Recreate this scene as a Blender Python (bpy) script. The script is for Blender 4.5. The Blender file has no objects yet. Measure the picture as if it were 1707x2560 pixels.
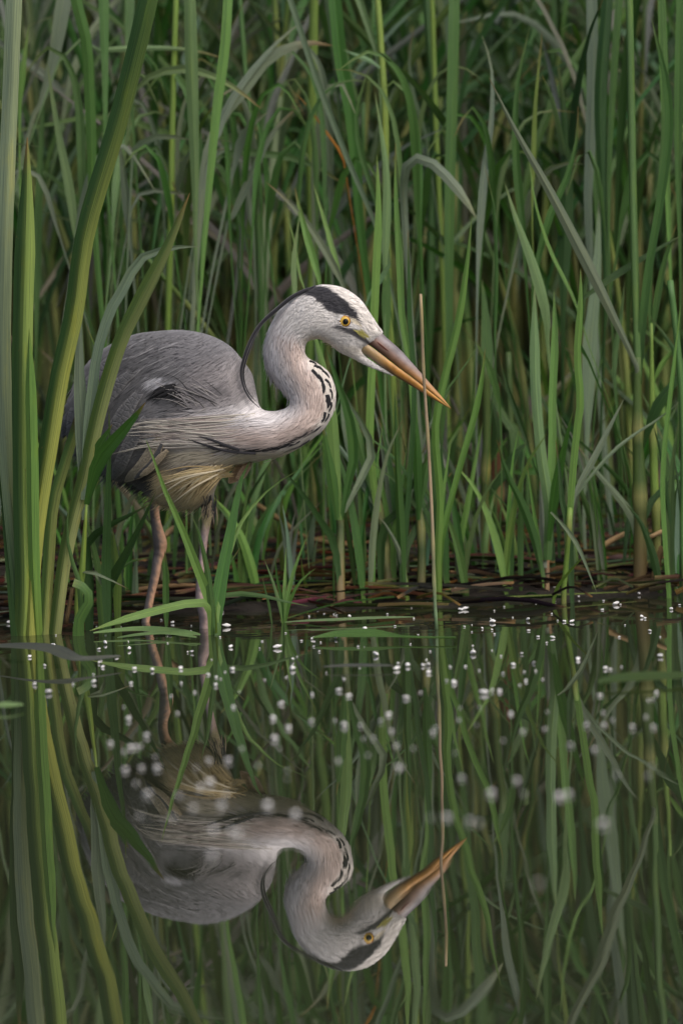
import bpy, math, random
import numpy as np
from mathutils import Vector
from mathutils.geometry import delaunay_2d_cdt

random.seed(7)
rng = np.random.default_rng(7)
R = math.radians
scene = bpy.context.scene

# ------------------------------------------------------------------ camera
IW, IH = 1707.0, 2560.0          # the photograph's own pixel grid, used to read places off it
CAMD, CAMH = 10.0, 0.92          # a long lens ten metres off, held low over the water
FPX = 21060.0
ROLL = R(2.15)
PITCH = math.atan(CAMH / CAMD) - 291.0 / FPX
cF = np.array([0.0, math.cos(PITCH), -math.sin(PITCH)])
_r0 = np.array([1.0, 0.0, 0.0]); _u0 = np.array([0.0, math.sin(PITCH), math.cos(PITCH)])
cR = _r0 * math.cos(ROLL) - _u0 * math.sin(ROLL)
cU = _u0 * math.cos(ROLL) + _r0 * math.sin(ROLL)
cC = np.array([0.0, -CAMD, CAMH])

def at(px, py, Y):
    """world point seen at photograph pixel (px, py) on the upright plane at depth Y (arrays allowed)"""
    px = np.asarray(px, float); py = np.asarray(py, float); Y = np.asarray(Y, float)
    d = cF + ((px - IW / 2) / FPX)[..., None] * cR - ((py - IH / 2) / FPX)[..., None] * cU
    t = (Y + CAMD) / d[..., 1]
    return cC + d * t[..., None]

def on_water(px, py, z=0.0):
    d = cF + ((px - IW / 2) / FPX) * cR - ((py - IH / 2) / FPX) * cU
    return cC + d * ((z - CAMH) / d[2])

def px_of(p):
    d = np.asarray(p, float) - cC
    w = d @ cF
    return IW / 2 + FPX * (d @ cR) / w, IH / 2 - FPX * (d @ cU) / w

MPP = CAMD / FPX * 1.006         # metres per photograph pixel at the heron

cam_d = bpy.data.cameras.new("camera")
cam = bpy.data.objects.new("camera", cam_d)
scene.collection.objects.link(cam)
from mathutils import Matrix
cam.matrix_world = Matrix(((cR[0], cU[0], -cF[0], cC[0]), (cR[1], cU[1], -cF[1], cC[1]),
                           (cR[2], cU[2], -cF[2], cC[2]), (0, 0, 0, 1)))
cam_d.sensor_fit = 'VERTICAL'; cam_d.sensor_height = 36.0; cam_d.sensor_width = 24.0
cam_d.lens = 36.0 * FPX / IH
cam_d.clip_start = 0.1; cam_d.clip_end = 500
cam_d.dof.use_dof = True
cam_d.dof.focus_distance = 10.03
cam_d.dof.aperture_fstop = 4.6
scene.camera = cam

# ------------------------------------------------------------------ sky, sun, exposure
SUN_EL, SUN_AZ = R(50), R(146)   # azimuth from +Y (away from the camera) towards +X (right)
world = bpy.data.worlds.new("World"); scene.world = world; world.use_nodes = True
wn = world.node_tree; wn.nodes.clear()
sky = wn.nodes.new('ShaderNodeTexSky'); sky.sky_type = 'NISHITA'; sky.sun_disc = False
sky.sun_elevation = SUN_EL; sky.sun_rotation = SUN_AZ
sky.air_density = 0.5; sky.dust_density = 5.0; sky.ozone_density = 1.0
bg = wn.nodes.new('ShaderNodeBackground'); bg.inputs[1].default_value = 0.15
wo = wn.nodes.new('ShaderNodeOutputWorld')
wn.links.new(sky.outputs[0], bg.inputs[0]); wn.links.new(bg.outputs[0], wo.inputs[0])
sun_d = bpy.data.lights.new("sun", 'SUN'); sun = bpy.data.objects.new("sun", sun_d)
scene.collection.objects.link(sun)
sun_d.energy = 1.25; sun_d.angle = R(60); sun_d.color = (1.0, 0.97, 0.93)
_sv = Vector((math.sin(SUN_AZ) * math.cos(SUN_EL), math.cos(SUN_AZ) * math.cos(SUN_EL), math.sin(SUN_EL)))
sun.rotation_euler = _sv.to_track_quat('Z', 'Y').to_euler()
scene.view_settings.view_transform = 'Standard'
scene.view_settings.look = 'None'
scene.view_settings.exposure = 0.1
scene.view_settings.gamma = 1.0
scene.view_settings.use_curve_mapping = False
scene.cycles.max_bounces = 8
scene.cycles.diffuse_bounces = 3
scene.cycles.transmission_bounces = 4
scene.cycles.use_denoising = True

# ------------------------------------------------------------------ helpers
COL = scene.collection
def tag(o, label=None, cat=None, group=None, kind=None):
    if label: o['label'] = label
    if cat: o['category'] = cat
    if group: o['group'] = group
    if kind: o['kind'] = kind
    return o

def empty(name, loc):
    o = bpy.data.objects.new(name, None)
    o.location = Vector(loc); o.empty_display_size = 0.05
    COL.objects.link(o)
    return o

def mesh_obj(name, verts, faces, mat, parent=None, col=None, luv=None, smooth=True):
    v = np.asarray(verts, float)
    if parent is not None:
        v = v - np.array(parent_origin(parent))
    me = bpy.data.meshes.new(name)
    me.from_pydata(v.tolist(), [], [tuple(f) for f in faces])
    if col is not None:
        a = me.attributes.new('col', 'FLOAT_COLOR', 'POINT')
        c = np.ones((len(v), 4)); c[:, :3] = col
        a.data.foreach_set('color', c.ravel())
    if luv is not None:
        a = me.attributes.new('luv', 'FLOAT_VECTOR', 'POINT')
        a.data.foreach_set('vector', np.asarray(luv, float).ravel())
    if smooth:
        me.polygons.foreach_set('use_smooth', [True] * len(me.polygons))
    me.materials.append(mat)
    if name == 'leaf':                                               # a crisp crease along the midrib
        e = np.empty(len(me.edges) * 2, np.int32); me.edges.foreach_get('vertices', e); e = e.reshape(-1, 2)
        a = me.attributes.new('sharp_edge', 'BOOLEAN', 'EDGE')
        a.data.foreach_set('value', ((e[:, 0] % 5 == 2) & (e[:, 1] % 5 == 2)).tolist())
    me.update()
    o = bpy.data.objects.new(name, me)
    COL.objects.link(o)
    if parent is not None:
        o.parent = parent
    return o

def parent_origin(o):
    p = np.zeros(3)
    while o is not None:
        p += np.array(o.location); o = o.parent
    return p

def catmull(P, n):
    P = np.asarray(P, float)
    if len(P) == 2:
        P = np.array([P[0], (P[0] + P[1]) / 2, P[1]])
    s = np.concatenate([[0], np.cumsum(np.linalg.norm(np.diff(P, axis=0), axis=1))])
    E = np.vstack([2 * P[0] - P[1], P, 2 * P[-1] - P[-2]])
    q = np.linspace(0, s[-1], n)
    i = np.clip(np.searchsorted(s, q, side='right') - 1, 0, len(P) - 2)
    t = ((q - s[i]) / np.maximum(s[i + 1] - s[i], 1e-9))[:, None]
    a, b, c, d = E[i], E[i + 1], E[i + 2], E[i + 3]
    return 0.5 * ((2 * b) + (c - a) * t + (2 * a - 5 * b + 4 * c - d) * t * t + (3 * b - a - 3 * c + d) * t ** 3)

def noise1(n, k, seed):
    r = np.random.default_rng(seed)
    return np.interp(np.linspace(0, k, n), np.arange(k + 1), r.uniform(-1, 1, k + 1))

# ---- node helpers
def new_mat(name):
    m = bpy.data.materials.new(name); m.use_nodes = True
    nt = m.node_tree; nt.nodes.clear()
    return m, nt
def N(nt, typ, **kw):
    n = nt.nodes.new(typ)
    for k, v in kw.items():
        if k == 'inp':
            for kk, vv in v.items():
                n.inputs[kk].default_value = vv
        else:
            setattr(n, k, v)
    return n
def L(nt, a, b): nt.links.new(a, b)
def mathn(nt, op, a, b=None, clamp=False):
    n = nt.nodes.new('ShaderNodeMath'); n.operation = op; n.use_clamp = clamp
    for i, x in enumerate((a, b)):
        if x is None: continue
        if isinstance(x, (int, float)): n.inputs[i].default_value = x
        else: nt.links.new(x, n.inputs[i])
    return n.outputs[0]
def mixc(nt, fac, a, b, blend='MIX'):
    n = nt.nodes.new('ShaderNodeMix'); n.data_type = 'RGBA'; n.blend_type = blend
    if isinstance(fac, (int, float)): n.inputs[0].default_value = fac
    else: nt.links.new(fac, n.inputs[0])
    for i, x in ((6, a), (7, b)):
        if isinstance(x, tuple): n.inputs[i].default_value = (*x, 1) if len(x) == 3 else x
        else: nt.links.new(x, n.inputs[i])
    return n.outputs[2]
def ramp(nt, fac, lo, hi, a=0.0, b=1.0):
    n = nt.nodes.new('ShaderNodeMapRange'); n.interpolation_type = 'SMOOTHSTEP'
    nt.links.new(fac, n.inputs[0])
    n.inputs[1].default_value = lo; n.inputs[2].default_value = hi
    n.inputs[3].default_value = a; n.inputs[4].default_value = b
    return n.outputs[0]
def noise(nt, vec, scale, detail=3, rough=0.5):
    n = nt.nodes.new('ShaderNodeTexNoise')
    n.inputs['Scale'].default_value = scale; n.inputs['Detail'].default_value = detail
    n.inputs['Roughness'].default_value = rough
    if vec is not None: nt.links.new(vec, n.inputs['Vector'])
    return n.outputs['Fac']

# ------------------------------------------------------------------ materials
def leaf_material(name, rough=0.42, trans=0.3, spec=0.45, midrib=0.35, blotch=0.25):
    m, nt = new_mat(name)
    col = N(nt, 'ShaderNodeAttribute', attribute_name='col')
    luv = N(nt, 'ShaderNodeAttribute', attribute_name='luv')
    sep = N(nt, 'ShaderNodeSeparateXYZ'); L(nt, luv.outputs['Vector'], sep.inputs[0])
    u, v, r = sep.outputs
    cv = N(nt, 'ShaderNodeCombineXYZ')
    L(nt, mathn(nt, 'MULTIPLY', u, 9.0), cv.inputs[0]); L(nt, mathn(nt, 'MULTIPLY', v, 5.0), cv.inputs[1]); L(nt, mathn(nt, 'MULTIPLY', r, 90.0), cv.inputs[2])
    vein = noise(nt, cv.outputs[0], 1.6, 3, 0.6)
    cv2 = N(nt, 'ShaderNodeCombineXYZ')
    L(nt, mathn(nt, 'MULTIPLY', u, 0.8), cv2.inputs[0]); L(nt, mathn(nt, 'MULTIPLY', v, 14.0), cv2.inputs[1]); L(nt, mathn(nt, 'MULTIPLY', r, 57.0), cv2.inputs[2])
    blo = noise(nt, cv2.outputs[0], 1.0, 4, 0.6)
    c1 = mixc(nt, ramp(nt, vein, 0.3, 0.7), col.outputs['Color'], (1.5, 1.42, 1.3), 'MULTIPLY')
    dark = mixc(nt, ramp(nt, vein, 0.25, 0.5, 1, 0), c1, (0.60, 0.66, 0.72), 'MULTIPLY')
    c2 = mixc(nt, mathn(nt, 'MULTIPLY', ramp(nt, blo, 0.52, 0.75), blotch), dark, (1.5, 1.25, 0.7), 'MULTIPLY')
    au = mathn(nt, 'ABSOLUTE', u)
    mid = mathn(nt, 'MULTIPLY', ramp(nt, au, 0.0, 0.16, 1, 0), midrib)
    c3 = mixc(nt, mid, c2, (1.55, 1.45, 1.2), 'MULTIPLY')
    cv3 = N(nt, 'ShaderNodeCombineXYZ')
    L(nt, mathn(nt, 'MULTIPLY', u, 2.0), cv3.inputs[0]); L(nt, mathn(nt, 'MULTIPLY', v, 90.0), cv3.inputs[1]); L(nt, mathn(nt, 'MULTIPLY', r, 31.0), cv3.inputs[2])
    spots = noise(nt, cv3.outputs[0], 1.3, 2, 0.5)
    c4 = mixc(nt, mathn(nt, 'MULTIPLY', ramp(nt, spots, 0.72, 0.80), 0.55), c3, (0.16, 0.11, 0.04))
    bs = N(nt, 'ShaderNodeBsdfPrincipled'); L(nt, c4, bs.inputs['Base Color'])
    bs.inputs['Roughness'].default_value = rough; bs.inputs['Specular IOR Level'].default_value = spec
    tr = N(nt, 'ShaderNodeBsdfTranslucent'); L(nt, mixc(nt, 1.0, c4, (1.05, 1.2, 0.65), 'MULTIPLY'), tr.inputs[0])
    bu = N(nt, 'ShaderNodeBump', inp={'Strength': 0.6, 'Distance': 0.0012}); L(nt, vein, bu.inputs['Height'])
    L(nt, bu.outputs[0], bs.inputs['Normal'])
    mx = N(nt, 'ShaderNodeMixShader', inp={0: trans}); L(nt, bs.outputs[0], mx.inputs[1]); L(nt, tr.outputs[0], mx.inputs[2])
    out = N(nt, 'ShaderNodeOutputMaterial'); L(nt, mx.outputs[0], out.inputs[0])
    return m

M_leaf = leaf_material('reed_leaf')
M_iris = leaf_material('iris_leaf', rough=0.6, trans=0.12, spec=0.25, midrib=0.25, blotch=0.5)
M_stem = leaf_material('reed_stem', rough=0.45, trans=0.0, midrib=0.0, blotch=0.6)
M_dead = leaf_material('dead_reed', rough=0.75, trans=0.1, spec=0.2, midrib=0.0, blotch=0.3)

def water_material():
    m, nt = new_mat('pond_water')
    geo = N(nt, 'ShaderNodeNewGeometry')
    mp = N(nt, 'ShaderNodeMapping', inp={'Scale': (1.5, 0.6, 1.0)}); L(nt, geo.outputs['Position'], mp.inputs[0])
    n1 = noise(nt, mp.outputs[0], 2.3, 2, 0.45)
    mp2 = N(nt, 'ShaderNodeMapping', inp={'Scale': (1.0, 1.6, 1.0)}); L(nt, geo.outputs['Position'], mp2.inputs[0])
    n2 = noise(nt, mp2.outputs[0], 26.0, 2, 0.5)
    sp = N(nt, 'ShaderNodeSeparateXYZ'); L(nt, geo.outputs['Position'], sp.inputs[0])
    shore = ramp(nt, sp.outputs[1], -0.35, 0.25)          # little shivers where the bird wades near the bank
    patch = ramp(nt, noise(nt, geo.outputs['Position'], 1.9, 2, 0.5), 0.42, 0.62)
    h = mathn(nt, 'ADD', mathn(nt, "MULTIPLY", n1, 0.0012), mathn(nt, 'MULTIPLY', mathn(nt, 'MULTIPLY', n2, 0.00035), mathn(nt, 'MULTIPLY', shore, patch)))
    for lx, ly in ((366, 1545), (511, 1556), (1091, 1572), (74, 1590)):          # faint rings round the legs and stems
        cx, cy, _ = on_water(lx, ly)
        sb = N(nt, 'ShaderNodeVectorMath', operation='DISTANCE'); cp = N(nt, 'ShaderNodeCombineXYZ')
        L(nt, sp.outputs[0], cp.inputs[0]); L(nt, sp.outputs[1], cp.inputs[1]); L(nt, cp.outputs[0], sb.inputs[0]); sb.inputs[1].default_value = (cx, cy, 0)
        dd = sb.outputs['Value']
        wv = mathn(nt, 'MULTIPLY', mathn(nt, 'SINE', mathn(nt, 'MULTIPLY', dd, 150.0)), mathn(nt, 'POWER', 2.718, mathn(nt, 'MULTIPLY', dd, -11.0)))
        h = mathn(nt, 'ADD', h, mathn(nt, 'MULTIPLY', wv, 0.00016 if lx < 600 and lx > 100 else 0.00007))
    bu = N(nt, 'ShaderNodeBump', inp={'Strength': 1.0, 'Distance': 1.0}); L(nt, h, bu.inputs['Height'])
    murk = noise(nt, geo.outputs['Position'], 3.0, 4, 0.6)
    c = mixc(nt, murk, (0.020, 0.024, 0.013), (0.030, 0.033, 0.018))
    bs = N(nt, 'ShaderNodeBsdfPrincipled'); L(nt, c, bs.inputs['Base Color'])
    bs.inputs['Roughness'].default_value = 0.006; bs.inputs['IOR'].default_value = 1.333
    bs.inputs['Specular IOR Level'].default_value = 0.9
    L(nt, bu.outputs[0], bs.inputs['Normal'])
    out = N(nt, 'ShaderNodeOutputMaterial'); L(nt, bs.outputs[0], out.inputs[0])
    return m
M_water = water_material()

def mud_material():
    m, nt = new_mat('wet_mud')
    geo = N(nt, 'ShaderNodeNewGeometry')
    n1 = noise(nt, geo.outputs['Position'], 14, 6, 0.65); n2 = noise(nt, geo.outputs['Position'], 120, 4, 0.6)
    c = mixc(nt, ramp(nt, n1, 0.35, 0.7), (0.008, 0.0062, 0.0048), (0.026, 0.020, 0.014))
    c = mixc(nt, ramp(nt, n2, 0.55, 0.72), c, (0.05, 0.040, 0.028))
    bs = N(nt, 'ShaderNodeBsdfPrincipled', inp={'Specular IOR Level': 0.4}); L(nt, c, bs.inputs['Base Color'])
    L(nt, ramp(nt, n1, 0.3, 0.7, 0.35, 0.85), bs.inputs['Roughness'])
    bu = N(nt, 'ShaderNodeBump', inp={'Strength': 0.8, 'Distance': 0.008}); L(nt, mathn(nt, 'ADD', n1, mathn(nt, 'MULTIPLY', n2, 0.3)), bu.inputs['Height'])
    L(nt, bu.outputs[0], bs.inputs['Normal'])
    out = N(nt, 'ShaderNodeOutputMaterial'); L(nt, bs.outputs[0], out.inputs[0])
    return m
M_mud = mud_material()

def feather_material(name, streak=0.35, rough=0.75, sheen=0.25, flow=True):
    m, nt = new_mat(name)
    col = N(nt, 'ShaderNodeAttribute', attribute_name='col')
    luv = N(nt, 'ShaderNodeAttribute', attribute_name='luv')
    mp = N(nt, 'ShaderNodeMapping', inp={'Scale': (1.0, 1.0, 1.0)}); L(nt, luv.outputs['Vector'], mp.inputs[0])
    s1 = noise(nt, mp.outputs[0], 1.0, 4, 0.6)
    geo = N(nt, 'ShaderNodeNewGeometry')
    s2 = noise(nt, geo.outputs['Position'], 35, 4, 0.6)
    c = mixc(nt, mathn(nt, 'MULTIPLY', ramp(nt, s1, 0.35, 0.65), streak), col.outputs['Color'], (1.45, 1.45, 1.45), 'MULTIPLY')
    c = mixc(nt, mathn(nt, 'MULTIPLY', ramp(nt, s1, 0.3, 0.5, 1, 0), streak), c, (0.6, 0.6, 0.62), 'MULTIPLY')
    c = mixc(nt, mathn(nt, 'MULTIPLY', ramp(nt, s2, 0.4, 0.7), 0.2), c, (0.75, 0.74, 0.74), 'MULTIPLY')
    hgt = s1
    if streak > 0:                                                   # rows of overlapping small feathers
        mv = N(nt, 'ShaderNodeMapping', inp={'Scale': (0.24, 1.5, 1.0)}); L(nt, luv.outputs['Vector'], mv.inputs[0])
        vo = N(nt, 'ShaderNodeTexVoronoi', feature='DISTANCE_TO_EDGE', inp={'Scale': 1.0, 'Randomness': 0.8}); L(nt, mv.outputs[0], vo.inputs['Vector'])
        ed = ramp(nt, vo.outputs['Distance'], 0.0, 0.16, 1, 0)
        c = mixc(nt, mathn(nt, 'MULTIPLY', ed, 0.3), c, (0.62, 0.61, 0.62), 'MULTIPLY')
        hgt = mathn(nt, 'SUBTRACT', s1, mathn(nt, 'MULTIPLY', ed, 0.7))
    bs = N(nt, 'ShaderNodeBsdfPrincipled', inp={'Roughness': rough, 'Specular IOR Level': 0.2}); L(nt, c, bs.inputs['Base Color'])
    bs.inputs['Sheen Weight'].default_value = sheen; bs.inputs['Sheen Roughness'].default_value = 0.5
    bu = N(nt, 'ShaderNodeBump', inp={'Strength': 0.5, 'Distance': 0.0012}); L(nt, hgt, bu.inputs['Height'])
    L(nt, bu.outputs[0], bs.inputs['Normal'])
    out = N(nt, 'ShaderNodeOutputMaterial'); L(nt, bs.outputs[0], out.inputs[0])
    return m
M_feather = feather_material('plumage', streak=0.6)
M_strand = feather_material('plume_strand', streak=0.0)

def plain_material(name, rough=0.5, spec=0.5, bumpscale=300, bump=0.2, vary=0.35, coat=0.0):
    m, nt = new_mat(name)
    col = N(nt, 'ShaderNodeAttribute', attribute_name='col')
    geo = N(nt, 'ShaderNodeNewGeometry')
    n1 = noise(nt, geo.outputs['Position'], bumpscale, 4, 0.6); n2 = noise(nt, geo.outputs['Position'], bumpscale * 0.3, 4, 0.6)
    c = mixc(nt, mathn(nt, 'MULTIPLY', ramp(nt, n2, 0.4, 0.65), vary), col.outputs['Color'], (0.45, 0.42, 0.45), 'MULTIPLY')
    bs = N(nt, 'ShaderNodeBsdfPrincipled', inp={'Roughness': rough, 'Specular IOR Level': spec, 'Coat Weight': coat}); L(nt, c, bs.inputs['Base Color'])
    bu = N(nt, 'ShaderNodeBump', inp={'Strength': bump, 'Distance': 0.001}); L(nt, n1, bu.inputs['Height'])
    L(nt, bu.outputs[0], bs.inputs['Normal'])
    out = N(nt, 'ShaderNodeOutputMaterial'); L(nt, bs.outputs[0], out.inputs[0])
    return m
M_bill = plain_material('bill_horn', rough=0.38, spec=0.5, bumpscale=260, bump=0.25, vary=0.4)
M_skin = plain_material('leg_scales', rough=0.5, spec=0.45, bumpscale=420, bump=0.7, vary=0.35)
M_eye = plain_material('eye', rough=0.08, spec=0.3, bumpscale=200, bump=0.0, vary=0.2, coat=0.0)
M_foam = plain_material('white_fluff', rough=0.8, spec=0.3, bumpscale=500, bump=0.3, vary=0.08)

# ------------------------------------------------------------------ terrain and pond
def sm(a, b, x):
    t = np.clip((x - a) / (b - a), 0, 1); return t * t * (3 - 2 * t)
def vnoise(x, y, seed=0):
    x = np.asarray(x, float); y = np.asarray(y, float)
    xi = np.floor(x).astype(np.int64); yi = np.floor(y).astype(np.int64)
    fx = x - xi; fy = y - yi; fx = fx * fx * (3 - 2 * fx); fy = fy * fy * (3 - 2 * fy)
    def h(a, b):
        k = (a * 374761393 + b * 668265263 + seed * 1442695041) & 0xFFFFFFFF
        k = ((k ^ (k >> 13)) * 1274126177) & 0xFFFFFFFF
        return ((k ^ (k >> 16)) & 0xFFFF) / 65535.0
    return (h(xi, yi) * (1 - fx) + h(xi + 1, yi) * fx) * (1 - fy) + (h(xi, yi + 1) * (1 - fx) + h(xi + 1, yi + 1) * fx) * fy * 1.0
def ground(x, y):
    x = np.asarray(x, float); y = np.asarray(y, float)
    e = 0.37 + 0.14 * (vnoise(x * 3.1 + 5, y * 0 + 2, 3) - 0.5) + 0.05 * (vnoise(x * 11, y * 0, 4) - 0.5)
    d = y - e
    z = -0.10 + 0.11 * sm(-0.7, 0.06, d) + 0.045 * sm(0.0, 0.5, d) + 0.06 * sm(0.5, 2.0, d) + 0.5 * sm(3.0, 7.0, d) + 1.0 * sm(6.0, 16.0, d)
    lump = (vnoise(x * 16, y * 16, 1) - 0.5) * 0.022 + (vnoise(x * 45, y * 45, 2) - 0.5) * 0.010
    return z + lump * sm(-0.2, 0.1, d)

def shore(x):
    x = np.asarray(x, float)
    return 0.37 + 0.14 * (vnoise(x * 3.1 + 5, x * 0 + 2, 3) - 0.5) + 0.05 * (vnoise(x * 11, x * 0, 4) - 0.5)
def build_terrain():
    xs = np.concatenate([np.linspace(-60, -3, 20)[:-1], np.linspace(-3, -0.9, 30)[:-1], np.linspace(-0.9, 0.9, 150), np.linspace(0.9, 3, 30)[1:], np.linspace(3, 60, 20)[1:]])
    ys = np.concatenate([np.linspace(-0.6, 1.6, 150), np.linspace(1.6, 8, 40)[1:], np.linspace(8, 80, 20)[1:]])
    X, Y = np.meshgrid(xs, ys); Z = ground(X, Y)
    v = np.stack([X, Y, Z], -1).reshape(-1, 3)
    nx = len(xs); ny = len(ys)
    idx = np.arange(nx * ny).reshape(ny, nx)
    f = np.stack([idx[:-1, :-1], idx[:-1, 1:], idx[1:, 1:], idx[1:, :-1]], -1).reshape(-1, 4)
    o = mesh_obj('mud_bank', v, f, M_mud); tag(o, 'dark wet mud bank under the reeds', 'ground', kind='structure')
    return o
build_terrain()
w = mesh_obj('pond', [(-60, -60, 0), (60, -60, 0), (60, 1.2, 0), (-60, 1.2, 0)], [(0, 1, 2, 3)], M_water, smooth=False)
tag(w, 'still dark green pond mirroring heron and reeds', 'water', kind='structure')

# ------------------------------------------------------------------ leaves and stems
PAL = dict(g=(0.098, 0.150, 0.050), b=(0.21, 0.285, 0.085), y=(0.23, 0.26, 0.065), d=(0.055, 0.090, 0.032),
           s=(0.185, 0.205, 0.165), w=(0.27, 0.31, 0.20), o=(0.085, 0.105, 0.032), n=(0.17, 0.115, 0.055),
           r=(0.10, 0.045, 0.025), t=(0.36, 0.26, 0.14), k=(0.03, 0.022, 0.016), a=(0.34, 0.15, 0.03), v=(0.085, 0.155, 0.038),
           q=(0.25, 0.28, 0.15), x=(0.085, 0.09, 0.085), p=(0.34, 0.28, 0.18))
PAL['s'] = (0.150, 0.200, 0.140)
for _k in 'gbydwovq':                  # leaf greens cooled, red and blue pulled down most
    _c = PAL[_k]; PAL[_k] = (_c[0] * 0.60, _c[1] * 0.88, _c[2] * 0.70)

_LF = {}
def LEAF_FACES(n):
    if n not in _LF:
        _LF[n] = [(i * 5 + j, i * 5 + j + 1, i * 5 + j + 6, i * 5 + j + 5) for i in range(n - 1) for j in range(4)]
    return _LF[n]
def leaf_mesh(P, wm, col, face=0.0, fold=0.3, shape='lance', rnd=None, cols2=None, twist=0.0, broken=False, nseg=None, half=None, neck=0.0):
    """P: world polyline base->tip, wm: greatest width in metres; returns verts, faces, colours, luv"""
    rnd = random.random() if rnd is None else rnd
    plen = np.sum(np.linalg.norm(np.diff(P, axis=0), axis=1))
    n = nseg or int(np.clip(plen / 0.022, 8, 34))
    C = catmull(P, n)
    T = np.gradient(C, axis=0); T /= np.linalg.norm(T, axis=1)[:, None] + 1e-9
    t = np.linspace(0, 1, n)
    t_all = t
    if neck > 0.05: t = np.clip((t - neck) / (1 - neck), 0, 1)
    if shape == 'lance':
        prof = np.minimum(1, ((1 - t) / 0.55)) ** 0.75 * (0.36 + 0.64 * sm(0, 0.4, t))
    elif shape == 'long':
        prof = np.minimum(1, ((1 - t) / 0.22)) ** 0.8 * (0.85 + 0.15 * sm(0, 0.3, t))
    elif shape == 'float':
        prof = np.sin(np.pi * np.clip(t, 0.0, 1)) ** 0.7
    else:
        prof = np.ones(n) * (1 - 0.25 * t)
    if neck > 0.05: prof = prof * (0.55 + 0.45 * sm(neck * 0.7, min(0.95, neck + 0.12), t_all))     # a thin stalk below the blade
    prof = prof * (1 + 0.05 * noise1(n, 6, int(rnd * 1e6)))
    if shape != 'strip': prof[-1] = 0.03
    if shape == 'float': prof[0] = 0.03
    t = t_all
    us = np.array([-1, -0.5, 0, 0.5, 1.0])
    S = np.cross(T, np.array([0, 1.0, -0.1])); ln = np.linalg.norm(S, axis=1)
    S = np.where((ln > 0.15)[:, None], S / (ln[:, None] + 1e-9), np.array([1.0, 0, 0]))
    for i in range(1, n):
        if S[i] @ S[i - 1] < 0: S[i] = -S[i]
    NR = np.cross(S, T); NR /= np.linalg.norm(NR, axis=1)[:, None] + 1e-9
    NR = np.where((NR[:, 1] > 0)[:, None], -NR, NR)               # towards the viewer's side
    an = (face + twist * (t - 0.3))[:, None]
    sd = S * np.cos(an) + NR * np.sin(an); nn = NR * np.cos(an) - S * np.sin(an)
    h = (wm * prof / 2)[:, None, None]
    out = (C[:, None] + sd[:, None] * us[None, :, None] * h + nn[:, None] * (fold * (1 - np.abs(us)))[None, :, None] * h).reshape(-1, 3)
    fs = LEAF_FACES(n)
    tt = np.repeat(t, 5); uu = np.tile(us, n)
    col = np.array(col)
    c = np.repeat(col[None], n * 5, 0)
    if cols2 is not None:
        base, k = cols2
        f = (1 - sm(0, k, tt))[:, None]
        c = c * (1 - f) + np.array(base) * f
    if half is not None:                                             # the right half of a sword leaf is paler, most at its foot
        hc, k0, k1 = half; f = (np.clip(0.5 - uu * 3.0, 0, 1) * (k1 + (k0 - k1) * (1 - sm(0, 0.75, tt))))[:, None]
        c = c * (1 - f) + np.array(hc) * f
    tipf = (sm(0.9, 1.0, tt) * 0.35)[:, None]
    if rnd < 0.35: tipf = tipf + (sm(0.95, 0.985, tt) * 0.55)[:, None]
    c = c * (1 - tipf) + (np.array([0.20, 0.12, 0.045]) if rnd < 0.35 else np.array([0.20, 0.20, 0.07])) * tipf
    if broken:
        f = sm(0.93, 1.0, tt)[:, None]; c = c * (1 - f) + np.array([0.10, 0.05, 0.025]) * f
    luv = np.stack([uu, tt * plen, np.full(n * 5, rnd)], 1)
    return np.array(out), fs, c, luv

def tube_mesh(P, rads, col, n=None, k=8, rnd=None, cols2=None, node=None):
    rnd = random.random() if rnd is None else rnd
    plen = np.sum(np.linalg.norm(np.diff(P, axis=0), axis=1))
    n = n or int(np.clip(plen / 0.02, 6, 40))
    C = catmull(P, n); rr = np.interp(np.linspace(0, 1, n), np.linspace(0, 1, len(rads)), rads)
    T = np.gradient(C, axis=0); T /= np.linalg.norm(T, axis=1)[:, None] + 1e-9
    t = np.linspace(0, 1, n)
    c = np.repeat(np.array(col)[None], n, 0)
    if cols2 is not None:
        base, kk = cols2; f = (1 - sm(0, kk, t))[:, None]; c = c * (1 - f) + np.array(base) * f
    if node:
        for q in node:
            i = int(q * (n - 1)); rr[i] *= 1.22; c[i] = c[i] * 0.5 + np.array([0.28, 0.27, 0.10]) * 0.5
            if i > 0: c[i - 1] = c[i - 1] * 0.75
    vs = []; fs = []; cc = []; luv = []
    ref = np.array([0.0, 1.0, 0.0])
    for i in range(n):
        s = np.cross(T[i], ref); s /= np.linalg.norm(s) + 1e-9; b = np.cross(s, T[i])
        for j in range(k):
            a = 2 * math.pi * j / k
            vs.append(C[i] + (s * math.cos(a) + b * math.sin(a)) * rr[i]); cc.append(c[i])
            luv.append((math.cos(a) * 0.9, t[i] * plen, rnd))
    for i in range(n - 1):
        for j in range(k):
            a = i * k + j; b2 = i * k + (j + 1) % k
            fs.append((a, b2, b2 + k, a + k))
    fs.append(tuple(range(k))[::-1]); fs.append(tuple(range((n - 1) * k, n * k)))
    return np.array(vs), fs, np.array(cc), np.array(luv)

def vary(c, k=0.16):
    f = 1 + random.uniform(-k, k)
    return tuple(max(0.004, x * f * (1 + random.uniform(-0.06, 0.06))) for x in c)

def parse(s):
    return [tuple(float(q) for q in p.split(',')) for p in s.split()]

def px_curve(pts, Y0, Y1):
    pts = np.array(pts, float)
    seg = np.concatenate([[0], np.cumsum(np.linalg.norm(np.diff(pts, axis=0), axis=1))]); seg /= seg[-1]
    return at(pts[:, 0], pts[:, 1], Y0 + (Y1 - Y0) * seg)

def scale_at(Y): return (Y + CAMD) / FPX * 1.006

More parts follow.
